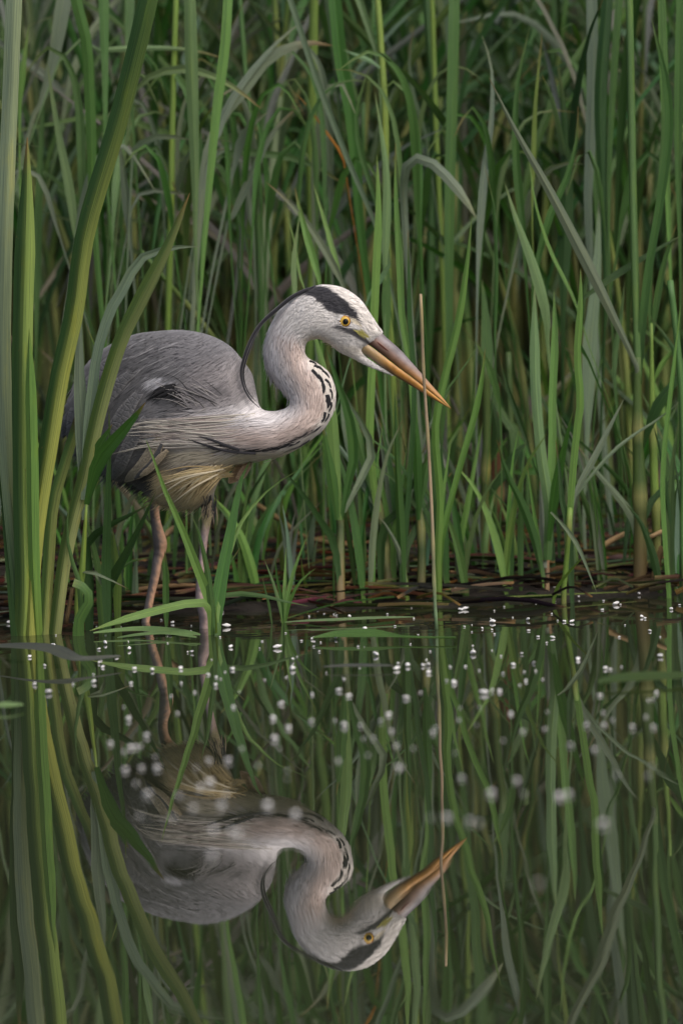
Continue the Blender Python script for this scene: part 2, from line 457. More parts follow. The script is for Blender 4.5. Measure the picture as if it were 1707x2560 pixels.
def extend_top(P):
    d = P[-1] - P[-2]; d = d / np.linalg.norm(d)
    h = random.uniform(0.25, 0.6)
    return np.vstack([P, P[-1] + d * h * 0.5 + np.array([0, 0.02, 0]), P[-1] + d * h + np.array([random.uniform(-.08, .08), random.uniform(-.1, .1), -0.02])])

def root_down(P, spread=0.03):
    x, y, z = P[0]
    d = P[0] - P[1]; d /= np.linalg.norm(d) + 1e-9
    gx = x + np.clip(d[0] * 0.35 * z, -0.12, 0.12) + random.uniform(-spread, spread); gy = max(y + random.uniform(-0.03, 0.05), 0.28)
    gz = float(ground(gx, gy)) - 0.02
    mid = np.array([x * 0.45 + gx * 0.55 + d[0] * 0.05, (y + gy) / 2, z * 0.5 + gz * 0.5])
    return np.vstack([[gx, gy, gz], mid, P])

def plant(name, label, cat, parts, Y=None, group=None, base=None):
    """parts: (kind, width_px, colour letter, 'x,y x,y ...' base first, options)"""
    built = []
    foot = parse(parts[0][3])[0]; wY = float(on_water(*foot)[1])
    for p in parts:
        kind, wpx, ck, pts = p[:4]; op = dict(p[4]) if len(p) > 4 else {}
        pts = parse(pts)
        y0 = op.get('Y', Y)
        if y0 == 'w' or y0 is None:
            y0 = wY if op.get('Y', Y) == 'w' and Y == 'w' else float(on_water(*pts[0])[1])
            if pts[0][1] > foot[1] - 14: pts[0] = (pts[0][0], max(pts[0][1], foot[1]) + 6)
        y1 = op.get('Y1', y0 + op.get('lean', random.uniform(-0.03, 0.04)))
        P = px_curve(pts, y0, y1)
        if pts[-1][1] <= 6: P = extend_top(P)
        if op.get('root'):
            P0 = P; P = root_down(P)
            ln_ = lambda q: float(np.sum(np.linalg.norm(np.diff(q, axis=0), axis=1)))
            op['neck'] = 1 - ln_(P0) / ln_(P)
        elif P[0][2] < 0.09 and op.get('Y', Y) != 'w' and not op.get('dead'):        # foot in the mud or the water
            g0 = float(ground(P[0][0], P[0][1])); P = np.vstack([[P[0][0] + (P[0][0] - P[1][0]) * .3, P[0][1], min(g0, P[0][2]) - 0.02], P])
        built.append((kind, wpx * scale_at(y0), ck, P, op))
    lo = min((b[3][0] for b in built), key=lambda q: q[2])
    if base is None: base = lo
    e = empty(name, base)
    tag(e, label, cat, group)
    for kind, wm, ck, P, op in built:
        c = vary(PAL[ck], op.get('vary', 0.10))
        c2 = (PAL[op['c2'][0]], op['c2'][1]) if 'c2' in op else None
        if kind == 'stem':
            v, f, cc, lu = tube_mesh(P, [wm / 2, wm / 2 * 0.95, wm / 2 * op.get('tip', 0.75)], c, cols2=c2, node=op.get('node'))
            mesh_obj('stem', v, f, M_dead if op.get('dead') else M_stem, e, cc, lu)
        else:
            fa = op.get('face', random.uniform(-0.5, 0.5))
            v, f, cc, lu = leaf_mesh(P, wm / max(0.6, math.cos(fa)), c, fa, op.get('fold', random.choice((-1, 1)) * random.uniform(0.15, 0.45)),
                                     op.get('shape', 'lance' if P.shape[0] < 9 else 'long'), cols2=c2, twist=op.get('twist', random.uniform(-0.5, 0.5)), broken=op.get('broken', False), half=op.get('half'), neck=op.get('neck', 0.0))
            mesh_obj('leaf', v, f, {'iris': M_iris, 'dead': M_dead}.get(op.get('mat'), M_leaf), e, cc, lu)
    return e

# ------------------------------------------------------------------ the heron
OUT = parse("957,832 947,816 924,781 905,753 878,730 848,716 810,711 787,715 764,725 733,743 706,768 679,806 664,845 660,887 668,921 683,952 "
            "706,978 721,996 724,1008 714,1020 690,1027 664,1026 650,1016 643,990 636,955 628,930 601,893 571,862 521,837 456,825 390,828 333,837 "
            "268,866 215,912 180,975 165,1020 162,1070 175,1110 200,1140 235,1165 265,1190 290,1203 320,1207 350,1225 385,1250 430,1266 487,1271 "
            "525,1248 545,1210 560,1180 585,1163 618,1156 695,1143 741,1124 787,1093 817,1063 834,1024 840,986 834,956 821,929 794,908 770,894 "
            "762,877 768,856 782,847 800,849 825,862 848,880 886,899 924,918 955,930 985,940 950,916 915,892 904,874 922,864 943,847")
def closed_curve(P, step):
    P = np.array(P); n = len(P); out = []
    for i in range(n):
        a, b, c, d = P[i - 1], P[i], P[(i + 1) % n], P[(i + 2) % n]
        k = max(1, int(np.linalg.norm(c - b) / step))
        for j in range(k):
            t = j / k
            out.append(0.5 * ((2 * b) + (c - a) * t + (2 * a - 5 * b + 4 * c - d) * t * t + (3 * b - a - 3 * c + d) * t ** 3))
    return np.array(out)
outline = closed_curve(OUT, 4.0)

def inside(poly, X, Y):
    r = np.zeros(X.shape, bool); n = len(poly)
    for i in range(n):
        x1, y1 = poly[i]; x2, y2 = poly[(i + 1) % n]
        c = ((y1 > Y) != (y2 > Y))
        if not c.any(): continue
        xi = (x2 - x1) * (Y - y1) / ((y2 - y1) if y2 != y1 else 1e-9) + x1
        r ^= c & (X < xi)
    return r
def seg_dist(X, Y, pts, closed=False):
    d = np.full(X.shape, 1e9); pts = np.asarray(pts, float); n = len(pts)
    for i in range(n if closed else n - 1):
        a = pts[i]; b = pts[(i + 1) % n]; ab = b - a
        t = np.clip(((X - a[0]) * ab[0] + (Y - a[1]) * ab[1]) / (ab @ ab + 1e-9), 0, 1)
        d = np.minimum(d, np.hypot(X - a[0] - t * ab[0], Y - a[1] - t * ab[1]))
    return d
def pmask(X, Y, poly, soft=8.0):
    poly = np.asarray(poly, float)
    d = seg_dist(X, Y, poly, True); s = np.where(inside(poly, X, Y), d, -d)
    return np.clip(0.5 + s / (2 * soft), 0, 1)
def lmask(X, Y, pts, w, soft=2.5):
    """stroke along pts, widths w (list or number)"""
    pts = np.asarray(pts, float)
    if np.isscalar(w): w = [w] * len(pts)
    m = np.zeros(X.shape)
    for i in range(len(pts) - 1):
        a, b = pts[i], pts[i + 1]; ab = b - a
        t = np.clip(((X - a[0]) * ab[0] + (Y - a[1]) * ab[1]) / (ab @ ab + 1e-9), 0, 1)
        d = np.hypot(X - a[0] - t * ab[0], Y - a[1] - t * ab[1])
        m = np.maximum(m, np.clip(0.5 + ((w[i] * (1 - t) + w[i + 1] * t) / 2 - d) / (2 * soft), 0, 1))
    return m

# round the flat outline into a body: solve for an even swelling over the silhouette
GS = 4.0; GX0, GY0 = 130.0, 690.0
gx = np.arange(GX0, 1010, GS); gy = np.arange(GY0, 1300, GS)
GXX, GYY = np.meshgrid(gx, gy)
G_in = inside(outline, GXX, GYY)
U = np.zeros(GXX.shape)
def relax(U, m, h2, it):
    for _ in range(it):
        V = np.zeros_like(U)
        V[1:-1, 1:-1] = (U[:-2, 1:-1] + U[2:, 1:-1] + U[1:-1, :-2] + U[1:-1, 2:] + h2) / 4
        U = np.where(m, V, 0)
    return U
c_in = G_in[::4, ::4]; Uc = relax(np.zeros(c_in.shape), c_in, 4 * (GS * 4) ** 2, 900)
iy = np.clip(np.arange(len(gy)) / 4, 0, Uc.shape[0] - 1.001); ix = np.clip(np.arange(len(gx)) / 4, 0, Uc.shape[1] - 1.001)
Uc2 = Uc[np.ix_(np.round(iy).astype(int), np.round(ix).astype(int))]
U = relax(np.where(G_in, Uc2, 0), G_in, 4 * GS ** 2, 1500)
BIG = float(np.sqrt(U.max()))
def swell(px, py):
    """half thickness of the body in photograph pixels"""
    px = np.asarray(px, float); py = np.asarray(py, float)
    fx = np.clip((px - GX0) / GS, 0, len(gx) - 1.001); fy = np.clip((py - GY0) / GS, 0, len(gy) - 1.001)
    i = fx.astype(int); j = fy.astype(int); a = fx - i; b = fy - j
    u = (U[j, i] * (1 - a) + U[j, i + 1] * a) * (1 - b) + (U[j + 1, i] * (1 - a) + U[j + 1, i + 1] * a) * b
    s = np.sqrt(np.maximum(u, 0)) * 0.72
    s = s * (1 - 0.25 * sm(760, 900, px) * (py < 960))                    # a narrow head
    cap = 175.0
    return np.where(s > 0, cap * np.tanh(s / cap), 0)
def mid_depth(px):
    q = np.maximum(0, 800 - np.asarray(px, float)); return 0.00033 * q * q / (q + 90)
def hero(px, py, side=-1.0, lift=0.0):
    """point on the bird's surface; side -1 towards the viewer, lift in pixels"""
    s = swell(px, py) + lift
    return at(px, py, mid_depth(px) + side * s * MPP)

# flow of the feathers (photograph pixels), tip-ward
FLOW = np.array([(930, 830, -.6, -.55), (860, 740, -.9, -.3), (800, 730, -1, .05), (740, 760, -.8, .6), (880, 870, -.9, -.35), (820, 840, -1, .1), (760, 820, -.85, .5),
    (700, 820, -.45, .9), (690, 900, .1, 1), (740, 880, .0, 1), (720, 960, .45, .9), (790, 940, .2, 1), (760, 1010, .0, 1), (820, 1000, -.1, 1), (800, 1060, -.75, .65), (740, 1050, -.75, .65),
    (740, 1100, -.95, .35), (660, 1070, -1, .1), (650, 1130, -1, .08), (600, 1000, -.75, .65), (600, 920, -.6, .8), (560, 1060, -1, .05), (540, 960, -.85, .5), (480, 1060, -1, .06),
    (520, 1130, -1, .05), (420, 1090, -1, .1), (340, 1090, -1, .12), (540, 880, -.8, .5), (460, 850, -.95, .2), (440, 930, -.85, .5), (360, 870, -.9, .4), (360, 980, -.75, .7), (270, 920, -.7, .7),
    (280, 1050, -.55, .85), (210, 1000, -.5, .9), (300, 1150, -.5, .8), (540, 1180, -.75, .6), (500, 1220, -.75, .65), (440, 1200, -.85, .5), (420, 1250, -.8, .5), (400, 960, -.8, .4)])
def flow(px, py):
    px = np.asarray(px, float); py = np.asarray(py, float)
    d2 = (px[..., None] - FLOW[:, 0]) ** 2 + (py[..., None] - FLOW[:, 1]) ** 2 + 200
    w = 1 / d2 ** 1.6
    fx = (w * FLOW[:, 2]).sum(-1); fy = (w * FLOW[:, 3]).sum(-1); n = np.hypot(fx, fy) + 1e-9
    return fx / n, fy / n

def z2(s): return [(580 + 0.38265 * a, 680 + 0.38265 * b) for a, b in parse(s)]
def z1(s): return [(100 + 0.38265 * a, 650 + 0.38265 * b) for a, b in parse(s)]
def zb(s): return [(250 + 0.38265 * a, 950 + 0.38265 * b) for a, b in parse(s)]
def zh(s): return [(780 + 0.2296 * a, 720 + 0.2296 * b) for a, b in parse(s)]
DASH = [  # dark streaks down the front of the neck
    (z2("495,575 540,600 590,625 640,660"), 5), (z2("530,640 565,690 610,725 640,740"), 7), (z2("560,610 600,650 640,690"), 4), (z2("590,720 600,760 598,790"), 7),
    (z2("650,700 668,760 672,830 662,880"), 4.5), (z2("620,800 630,850 628,890 612,930 600,960"), 9), (z2("655,860 645,900 628,945 600,985 560,1015"), 7),
    (z2("660,900 640,950 600,1000"), 3), (z2("560,1010 520,1040 470,1065 400,1098"), 7), (z2("440,1095 390,1120 320,1140 200,1165 110,1160 40,1140 0,1125"), 10),
    (z2("510,1095 470,1125 420,1150 360,1172"), 3.5), (zb("900,435 860,425 780,400 720,372"), 8), (zb("870,460 800,448 720,420 640,395"), 5), (z2("480,540 500,590 508,620"), 4)]
def paint(px, py, jitter=4.0, seed=0):
    X = np.asarray(px, float).copy(); Y = np.asarray(py, float).copy()
    fx, fy = flow(X, Y)
    acr = (-fy * X + fx * Y); 
    j = (vnoise(X / 2.3 + 7, Y / 2.3, 11 + seed) - 0.5) * 2 * jitter
    X0, Y0 = X, Y
    X = X + fx * j; Y = Y + fy * j
    c = np.zeros(X.shape + (3,)); c[:] = (0.150, 0.150, 0.155)
    def lay(m, col):
        nonlocal c
        m = np.clip(m, 0, 1)[..., None]; c = c * (1 - m) + np.array(col) * m
    lay(pmask(X, Y, z1("900,430 1130,480 1330,600 1440,960 1200,900 1000,760 800,620"), 30) * 0.6, (0.21, 0.205, 0.215))
    lay(pmask(X, Y, z1("1050,700 1320,620 1450,980 1300,1050 1000,1000 900,850"), 30) * 0.75, (0.33, 0.305, 0.30))
    lay(pmask(X, Y, z1("420,640 620,520 560,760 480,950 380,900"), 22) * 0.35, (0.13, 0.13, 0.14))
    # neck and breast
    lay(pmask(X, Y, parse("640,1000 690,1020 730,1000 655,900 660,820 720,740 800,700 1000,830 1000,950 780,860 860,980 800,1110 700,1150 600,1165 480,1130 400,1115 380,1075 480,1040 560,1020"), 14), (0.68, 0.655, 0.65))
    lay(pmask(X, Y, parse("700,840 765,850 770,900 840,960 845,1000 800,1090 700,1135 560,1110 440,1100 420,1070 560,1060 680,1075 740,1040 760,1000 720,930"), 20) * 0.9, (0.62, 0.50, 0.435))
    lay(pmask(X, Y, parse("450,1070 560,1085 600,1110 540,1125 420,1110"), 12) * 0.5, (0.44, 0.35, 0.30))
    lay(pmask(X, Y, zb("380,470 700,440 900,478 1150,475 1380,400 1400,420 1250,500 1000,540 800,555 600,540 420,560"), 8), (0.64, 0.57, 0.43))
    lay(pmask(X, Y, z2("490,560 600,600 690,760 680,900 600,1030 480,1120 340,1175 330,1150 460,1090 560,1010 615,900 610,780 560,690"), 5), (0.74, 0.69, 0.62))
    # belly, thighs
    lay(pmask(X, Y, zb("360,560 560,590 800,555 800,640 740,740 640,850 480,850 330,780"), 10), (0.62, 0.50, 0.29))
    lay(pmask(X, Y, zb("560,590 820,552 960,535 950,640 880,690 800,650 700,700 600,680"), 10) * 0.7, (0.52, 0.38, 0.19))
    lay(pmask(X, Y, zb("320,560 400,540 360,640 350,760 230,700 150,660 260,640"), 9), (0.035, 0.033, 0.035))
    lay(pmask(X, Y, zb("440,480 560,500 480,560 400,570"), 8) * 0.7, (0.06, 0.055, 0.05))
    # bend of the wing
    lay(pmask(X, Y, z1("720,730 760,755 840,772 920,797 870,808 800,822 745,830 715,790"), 3), (0.50, 0.50, 0.52))
    lay(pmask(X, Y, z1("880,805 840,815 760,850 725,895 800,890 860,880 910,900 990,980 1040,985 960,900 920,860"), 4), (0.016, 0.016, 0.018))
    # head
    lay(pmask(X, Y, parse("985,945 880,900 800,855 760,860 700,800 740,735 810,705 900,740 990,850"), 16), (0.68, 0.66, 0.63))
    lay(pmask(X, Y, z2("480,440 560,420 640,450 700,520 560,440"), 8) * 0.6, (0.55, 0.42, 0.24))
    lay(pmask(X, Y, z2("590,80 700,80 860,180 990,400 930,430 860,350 820,260 740,170 640,100"), 4), (0.80, 0.76, 0.70))
    lay(pmask(X, Y, z2("690,470 840,500 870,545 800,560 900,620 1060,680 900,640 760,560"), 5) * 0.6, (0.66, 0.61, 0.52))
    lay(pmask(X, Y, z2("430,150 480,115 540,92 600,90 640,105 700,150 770,205 815,255 845,320 850,350 800,305 740,278 695,280 640,258 590,215 530,162 480,140"), 2.6), (0.035, 0.035, 0.04))
    lay(pmask(X, Y, zh("290,330 330,420 420,440 520,470 560,520 700,660 640,640 480,540 340,470 240,420 300,400"), 2.5), (0.075, 0.075, 0.08))
    lay(pmask(X, Y, zh("480,460 560,470 640,540 600,560 520,520"), 2.5), (0.40, 0.37, 0.10))
    lay(pmask(X, Y, zh("410,310 470,340 540,400 560,430 500,410 440,370"), 2) * 0.8, (0.66, 0.58, 0.40))
    for pts, wd in DASH[8:13]:
        n = len(pts); ww = [1.0 * wd * (0.35 + 0.65 * math.sin(math.pi * (0.12 + 0.76 * i / (n - 1)))) for i in range(n)]
        lay(lmask(X, Y, catmull(pts, 10), np.interp(np.linspace(0, 1, 10), np.linspace(0, 1, n), ww).tolist(), 1.3), (0.028, 0.027, 0.03))
    return c

H_ORG = np.array([*on_water(440, 1560)[:2], 0.0])
heron = empty('heron', H_ORG)
tag(heron, 'grey heron wading by the bank, neck bent in an S and bill pointing down', 'heron')

def build_body():
    pts = [tuple(p) for p in outline]; nb = len(pts)
    inner = []
    cen = np.roll(outline, -1, 0) - np.roll(outline, 1, 0)
    nrm = np.stack([-cen[:, 1], cen[:, 0]], 1); nrm /= np.linalg.norm(nrm, axis=1)[:, None] + 1e-9
    test = outline + nrm * 2
    if inside(outline, test[:, 0], test[:, 1]).mean() < 0.5: nrm = -nrm
    for off in (0.7, 2.0, 4.0, 6.5, 9.5):
        q = outline + nrm * off
        ok = inside(outline, q[:, 0], q[:, 1]) & (seg_dist(q[:, 0], q[:, 1], outline, True) > off * 0.85)
        inner += [tuple(p) for p in q[ok][(0 if off < 3 else 0)::1 if off < 5 else 1]]
    step = 4.0
    X, Y = np.meshgrid(np.arange(140, 1000, step), np.arange(700, 1290, step * 0.866))
    X[1::2] += step / 2
    m = inside(outline, X, Y); X, Y = X[m], Y[m]
    d = seg_dist(X, Y, outline, True)
    inner += list(zip(X[d > 12], Y[d > 12]))
    allp = pts + inner
    edges = [(i, (i + 1) % nb) for i in range(nb)]
    vo, eo, fo, *_ = delaunay_2d_cdt([Vector(p) for p in allp], edges, [], 1, 1e-4)
    V = np.array([tuple(v) for v in vo]); F = [tuple(f) for f in fo if len(f) == 3]
    # vertices on the rim are shared by both sides
    rim = seg_dist(V[:, 0], V[:, 1], outline, True) < 0.05
    # slight relief: folded wing over the flank, hollow behind the neck base
    def relief(px, py):
        r = 7.0 * pmask(px, py, z1("600,480 1000,450 1330,640 1240,860 900,860 700,900 780,1060 560,1420 450,1440 260,1280 160,960 300,680"), 10)
        r += 9.0 * pmask(px, py, parse("640,1015 720,1030 820,1060 700,1150 560,1150 380,1110 360,1060 520,1030"), 26)
        r += 2.5 * (vnoise(px / 22, py / 22, 5) - 0.5) * (px < 640)
        return r * sm(0, 30, swell(px, py))
    s = swell(V[:, 0], V[:, 1]); s = np.where(rim, 0, np.maximum(s, 1.0)) + np.where(rim, 0, relief(V[:, 0], V[:, 1]))
    front = at(V[:, 0], V[:, 1], mid_depth(V[:, 0]) - s * MPP)
    back = at(V[:, 0], V[:, 1], mid_depth(V[:, 0]) + s * MPP)
    bi = np.full(len(V), -1); bi[rim] = np.where(rim)[0]
    nr = np.where(~rim)[0]; bi[nr] = len(V) + np.arange(len(nr))
    verts = np.vstack([front, back[nr]])
    faces = [f for f in F] + [tuple(int(bi[i]) for i in f[::-1]) for f in F]
    P2 = np.vstack([V, V[nr]])
    col = paint(P2[:, 0], P2[:, 1])
    fx, fy = flow(P2[:, 0], P2[:, 1])
    along = fx * P2[:, 0] + fy * P2[:, 1]; across = -fy * P2[:, 0] + fx * P2[:, 1]
    luv = np.stack([across / 5.0, along / 45.0, np.zeros(len(P2))], 1)
    # legs grow out of the same skin: add them and fuse
    return verts, faces, col, luv
bv, bf, bc, bl = build_body()

# legs: continuous with the body mesh through a boolean union
LEGS = [  # (x, y, radius px, depth) from inside the belly down into the water, colours per ring
    [(420, 1190, 26, .17), (405, 1225, 22, .18), (392, 1250, 15, .185), (387, 1272, 12.5, .185), (389, 1300, 12.5, .185), (396, 1335, 15.5, .185), (401, 1358, 17.5, .185), (400, 1378, 15, .185),
     (394, 1400, 12.5, .182), (388, 1440, 11.5, .18), (379, 1480, 10.5, .18), (371, 1520, 10, .18), (366, 1545, 10, .18), (360, 1580, 10, .18), (352, 1640, 10, .18)],
    [(505, 1180, 34, .07), (512, 1215, 27, .07), (517, 1250, 18, .07), (518, 1280, 14, .07), (516, 1310, 11, .07), (511, 1345, 9.5, .07), (506, 1400, 9, .07), (500, 1450, 9, .07), (499, 1480, 10, .07),
     (502, 1502, 13, .07), (508, 1520, 15, .07), (512, 1536, 15.5, .07), (512, 1556, 13, .07), (510, 1580, 12, .07), (507, 1640, 11, .07)]]
def leg_mesh(ring):
    A = np.array(ring, float); n = 60
    t0 = np.concatenate([[0], np.cumsum(np.hypot(np.diff(A[:, 0]), np.diff(A[:, 1])))]); t0 /= t0[-1]
    B = catmull(A * np.array([1, 1, 1, 1000.0]), n) / np.array([1, 1, 1, 1000.0])
    C = at(B[:, 0], B[:, 1], B[:, 3]); k = 14
    T = np.gradient(C, axis=0); T /= np.linalg.norm(T, axis=1)[:, None]
    vs = []; fs = []
    for i in range(n):
        s = np.cross(T[i], (0, 1, 0)); s /= np.linalg.norm(s); b = np.cross(s, T[i])
        for j in range(k):
            a = 2 * math.pi * j / k
            vs.append(C[i] + (s * math.cos(a) + b * math.sin(a)) * B[i, 2] * MPP)
    for i in range(n - 1):
        for j in range(k):
            fs.append((i * k + j, i * k + (j + 1) % k, (i + 1) * k + (j + 1) % k, (i + 1) * k + j))
    fs.append(tuple(range(k))[::-1]); fs.append(tuple(range((n - 1) * k, n * k)))
    return np.array(vs), fs
def plain_mesh(name, v, f):
    me = bpy.data.meshes.new(name); me.from_pydata(np.asarray(v).tolist(), [], [tuple(int(i) for i in q) for q in f])
    import bmesh
    b = bmesh.new(); b.from_mesh(me); bmesh.ops.recalc_face_normals(b, faces=b.faces); b.to_mesh(me); b.free()
    o = bpy.data.objects.new(name, me); COL.objects.link(o); return o
bo = plain_mesh('tmp_body', bv, bf); tmp = [bo]
for r in LEGS:
    v, f = leg_mesh(r); lo = plain_mesh('tmp_leg', v, f); tmp.append(lo)
    md = bo.modifiers.new('u', 'BOOLEAN'); md.operation = 'UNION'; md.object = lo; md.solver = 'EXACT'
dg = bpy.context.evaluated_depsgraph_get(); dg.update()
ev = bo.evaluated_get(dg).to_mesh()
nv = len(ev.vertices); V3 = np.empty(nv * 3); ev.vertices.foreach_get('co', V3); V3 = V3.reshape(-1, 3)
F3 = [tuple(p.vertices) for p in ev.polygons]
bo.evaluated_get(dg).to_mesh_clear()
for o in tmp: bpy.data.objects.remove(o, do_unlink=True)
d = V3 - cC; ww = d @ cF; PX = IW / 2 + FPX * (d @ cR) / ww; PY = IH / 2 - FPX * (d @ cU) / ww
col = paint(PX, PY)
fx, fy = flow(PX, PY)
luv = np.stack([(-fy * PX + fx * PY) / 5.0, (fx * PX + fy * PY) / 45.0, np.zeros(nv)], 1)
legness = np.zeros(nv)
for li, r in enumerate(LEGS):
    A = np.array(r)
    dd = seg_dist(PX, PY, A[:, :2]) ; near = (dd < 26) & (np.abs(V3[:, 1] - A[4, 3]) < 0.028)
    y0 = 1238 if li == 0 else 1262
    outside_body = (~inside(outline, PX, PY)) | (seg_dist(PX, PY, outline, True) < 6)
    f = np.where(near & outside_body & (PY > y0 - 14), 1.0, 0)
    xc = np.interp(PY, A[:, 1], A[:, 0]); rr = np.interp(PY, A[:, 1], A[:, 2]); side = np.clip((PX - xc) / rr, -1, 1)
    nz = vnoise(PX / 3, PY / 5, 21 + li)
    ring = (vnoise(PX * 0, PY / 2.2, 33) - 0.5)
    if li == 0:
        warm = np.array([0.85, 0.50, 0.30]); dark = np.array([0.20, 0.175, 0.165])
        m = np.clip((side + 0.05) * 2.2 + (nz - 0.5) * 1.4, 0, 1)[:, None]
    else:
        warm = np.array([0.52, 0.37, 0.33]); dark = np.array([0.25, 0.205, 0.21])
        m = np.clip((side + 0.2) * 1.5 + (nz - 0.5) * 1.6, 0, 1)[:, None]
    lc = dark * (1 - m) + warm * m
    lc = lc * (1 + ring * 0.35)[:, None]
    if li == 1:
        fe = (1 - sm(1300, 1345, PY + (nz - 0.5) * 30))[:, None]; lc = lc * (1 - fe) + np.array([0.44, 0.37, 0.20]) * fe
        bk = ((1 - sm(1262, 1300, PY + (nz - 0.5) * 40)))[:, None] * 0.85; lc = lc * (1 - bk) + np.array([0.03, 0.028, 0.03]) * bk
    else:
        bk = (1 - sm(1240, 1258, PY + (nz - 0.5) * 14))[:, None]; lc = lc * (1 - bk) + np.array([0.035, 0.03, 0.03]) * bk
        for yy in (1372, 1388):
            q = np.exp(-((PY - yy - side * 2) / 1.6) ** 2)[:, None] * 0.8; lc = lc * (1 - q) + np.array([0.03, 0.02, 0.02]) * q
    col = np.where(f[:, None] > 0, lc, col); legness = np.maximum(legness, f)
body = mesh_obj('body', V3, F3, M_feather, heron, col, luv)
body.data.materials.append(M_skin)
mi = []
for p in body.data.polygons:
    mi.append(1 if all(legness[v] > 0 and PY[v] > 1300 for v in p.vertices) else 0)
body.data.polygons.foreach_set('material_index', mi)

# ---- short feathers lying over the body
def strands(name, n, region, length, width, lift, parent, jit=0.2, both=True, colf=None, mat=None, seed=1, curl=0.0, flowf=None):
    r = np.random.default_rng(seed)
    xs = r.uniform(150, 1000, n * 6); ys = r.uniform(705, 1275, n * 6)
    m = inside(outline, xs, ys)
    if region is not None: m &= region(xs, ys)
    xs, ys = xs[m][:n], ys[m][:n]; n = len(xs)
    side = np.where(r.uniform(size=n) < (0.72 if both else 1.0), -1.0, 1.0)
    Ln = length(xs, ys) * r.uniform(0.6, 1.25, n); K = 4
    c0 = paint(xs, ys, 3.0) if colf is None else colf(xs, ys)
    c0 = c0 * r.uniform(1 - jit, 1 + jit, n)[:, None]
    x, y = xs.copy(), ys.copy(); ang = r.normal(0, 0.10, n)
    V = []; wv = width * r.uniform(0.7, 1.3, n)
    for k in range(K):
        s = k / (K - 1)
        fx, fy = flow(x, y) if flowf is None else flowf(x, y)
        ca, sa = np.cos(ang + curl * s), np.sin(ang + curl * s); fx, fy = fx * ca - fy * sa, fx * sa + fy * ca
        w = wv * (1 - s) ** 0.6 / 2 + 0.12
        lf = lift * (0.15 + s ** 1.5) * r.uniform(0.8, 1.2, n) + 2.0
        rel = 0.0
        for sg in (-1, 1):
            qx, qy = x - fy * w * sg, y + fx * w * sg
            V.append(at(qx, qy, mid_depth(qx) + side * (swell(qx, qy) + relief_all(qx, qy) + lf) * MPP))
        x = x + fx * Ln / (K - 1); y = y + fy * Ln / (K - 1)
    V = np.stack(V, 1).reshape(-1, 3)
    F = []
    for i in range(n):
        b = i * K * 2
        for k in range(K - 1):
            F.append((b + 2 * k, b + 2 * k + 1, b + 2 * k + 3, b + 2 * k + 2))
    C = np.repeat(c0, K * 2, 0)
    luvs = np.zeros((len(V), 3))
    o = mesh_obj(name, V, F, mat or M_strand, parent, C, luvs); o['kind'] = 'stuff'
    return o
def relief_all(px, py):
    r = 7.0 * pmask(px, py, z1("600,480 1000,450 1330,640 1240,860 900,860 700,900 780,1060 560,1420 450,1440 260,1280 160,960 300,680"), 10)
    r += 9.0 * pmask(px, py, parse("640,1015 720,1030 820,1060 700,1150 560,1150 380,1110 360,1060 520,1030"), 26)
    return r * sm(0, 30, swell(px, py))
def flen(x, y):
    l = np.full(x.shape, 26.0)
    l = np.where((x > 740) & (y < 900), 13.0, l); l = np.where((x > 600) & (y < 760), 12.0, l)
    l = np.where((x > 840) & (y > 850), 6.0, l)
    l = np.where((x < 640) & (y < 1040), 30.0, l); l = np.where((y > 1150), 32.0, l)
    return l
strands('contour_feathers', 13000, None, flen, 2.2, 1.8, body, 0.22, seed=3)
strands('breast_down', 2600, lambda x, y: (x < 700) & (x > 380) & (y > 1010) & (y < 1150), lambda x, y: np.full(x.shape, 52.0), 2.4, 4.0, body, 0.22, seed=4)

def scap(xs, ys):
    k = vnoise(xs / 3.0, ys / 3.0, 61)[:, None]
    return np.where(k > 0.62, np.array([[0.30, 0.295, 0.30]]), np.where(k < 0.3, np.array([[0.07, 0.07, 0.075]]), np.array([[0.16, 0.16, 0.165]])))
strands('scapular_plumes', 420, lambda x, y: (x < 470) & (x > 215) & (y > 838) & (y < 965) & (y < 1150 - x * 0.45), lambda x, y: np.full(x.shape, 66.0), 2.6, 3.0, body, 0.2, seed=8, colf=scap)

# ---- long plumes of the breast, flank and crown: each its own tapered strip
def plume(name, pts, wpx, colr, parent, lift=(10, 14), side=-1.0, tipw=0.15, n=16):
    Q = catmull(np.array(pts, float), n); T = np.gradient(Q, axis=0); T /= np.linalg.norm(T, axis=1)[:, None] + 1e-9
    t = np.linspace(0, 1, n); w = wpx / 2 * (tipw + (1 - tipw) * np.sin(np.pi * np.clip(0.25 + 0.75 * t, 0, 1)) ** 0.8); w[-1] = 0.15
    V = []
    for i in range(n):
        lf = lift[0] + (lift[1] - lift[0]) * t[i]
        for sg, ex in ((-1, 0), (0, wpx * 0.3), (1, 0)):
            qx = Q[i, 0] - T[i, 1] * w[i] * sg; qy = Q[i, 1] + T[i, 0] * w[i] * sg
            base = float(swell(np.array([Q[i, 0]]), np.array([Q[i, 1]]))[0])
            V.append(at(qx, qy, float(mid_depth(qx)) + side * (base + lf + ex) * MPP))
    F = []
    for i in range(n - 1):
        for j in range(2):
            a = i * 3 + j; F.append((a, a + 1, a + 4, a + 3))
    return V, F
def plumes(name, specs, parent):
    V = []; F = []; C = []
    for pts, w, c, lf in specs:
        v, f = plume('', pts, w, c, parent, lf); o = len(V)
        V += v; F += [tuple(i + o for i in q) for q in f]; C += [c] * len(v)
    o = mesh_obj(name, np.array(V), F, M_strand, parent, np.array(C), np.zeros((len(V), 3)))
    o['kind'] = 'stuff'
    return o
sp = []
r = random.Random(11)
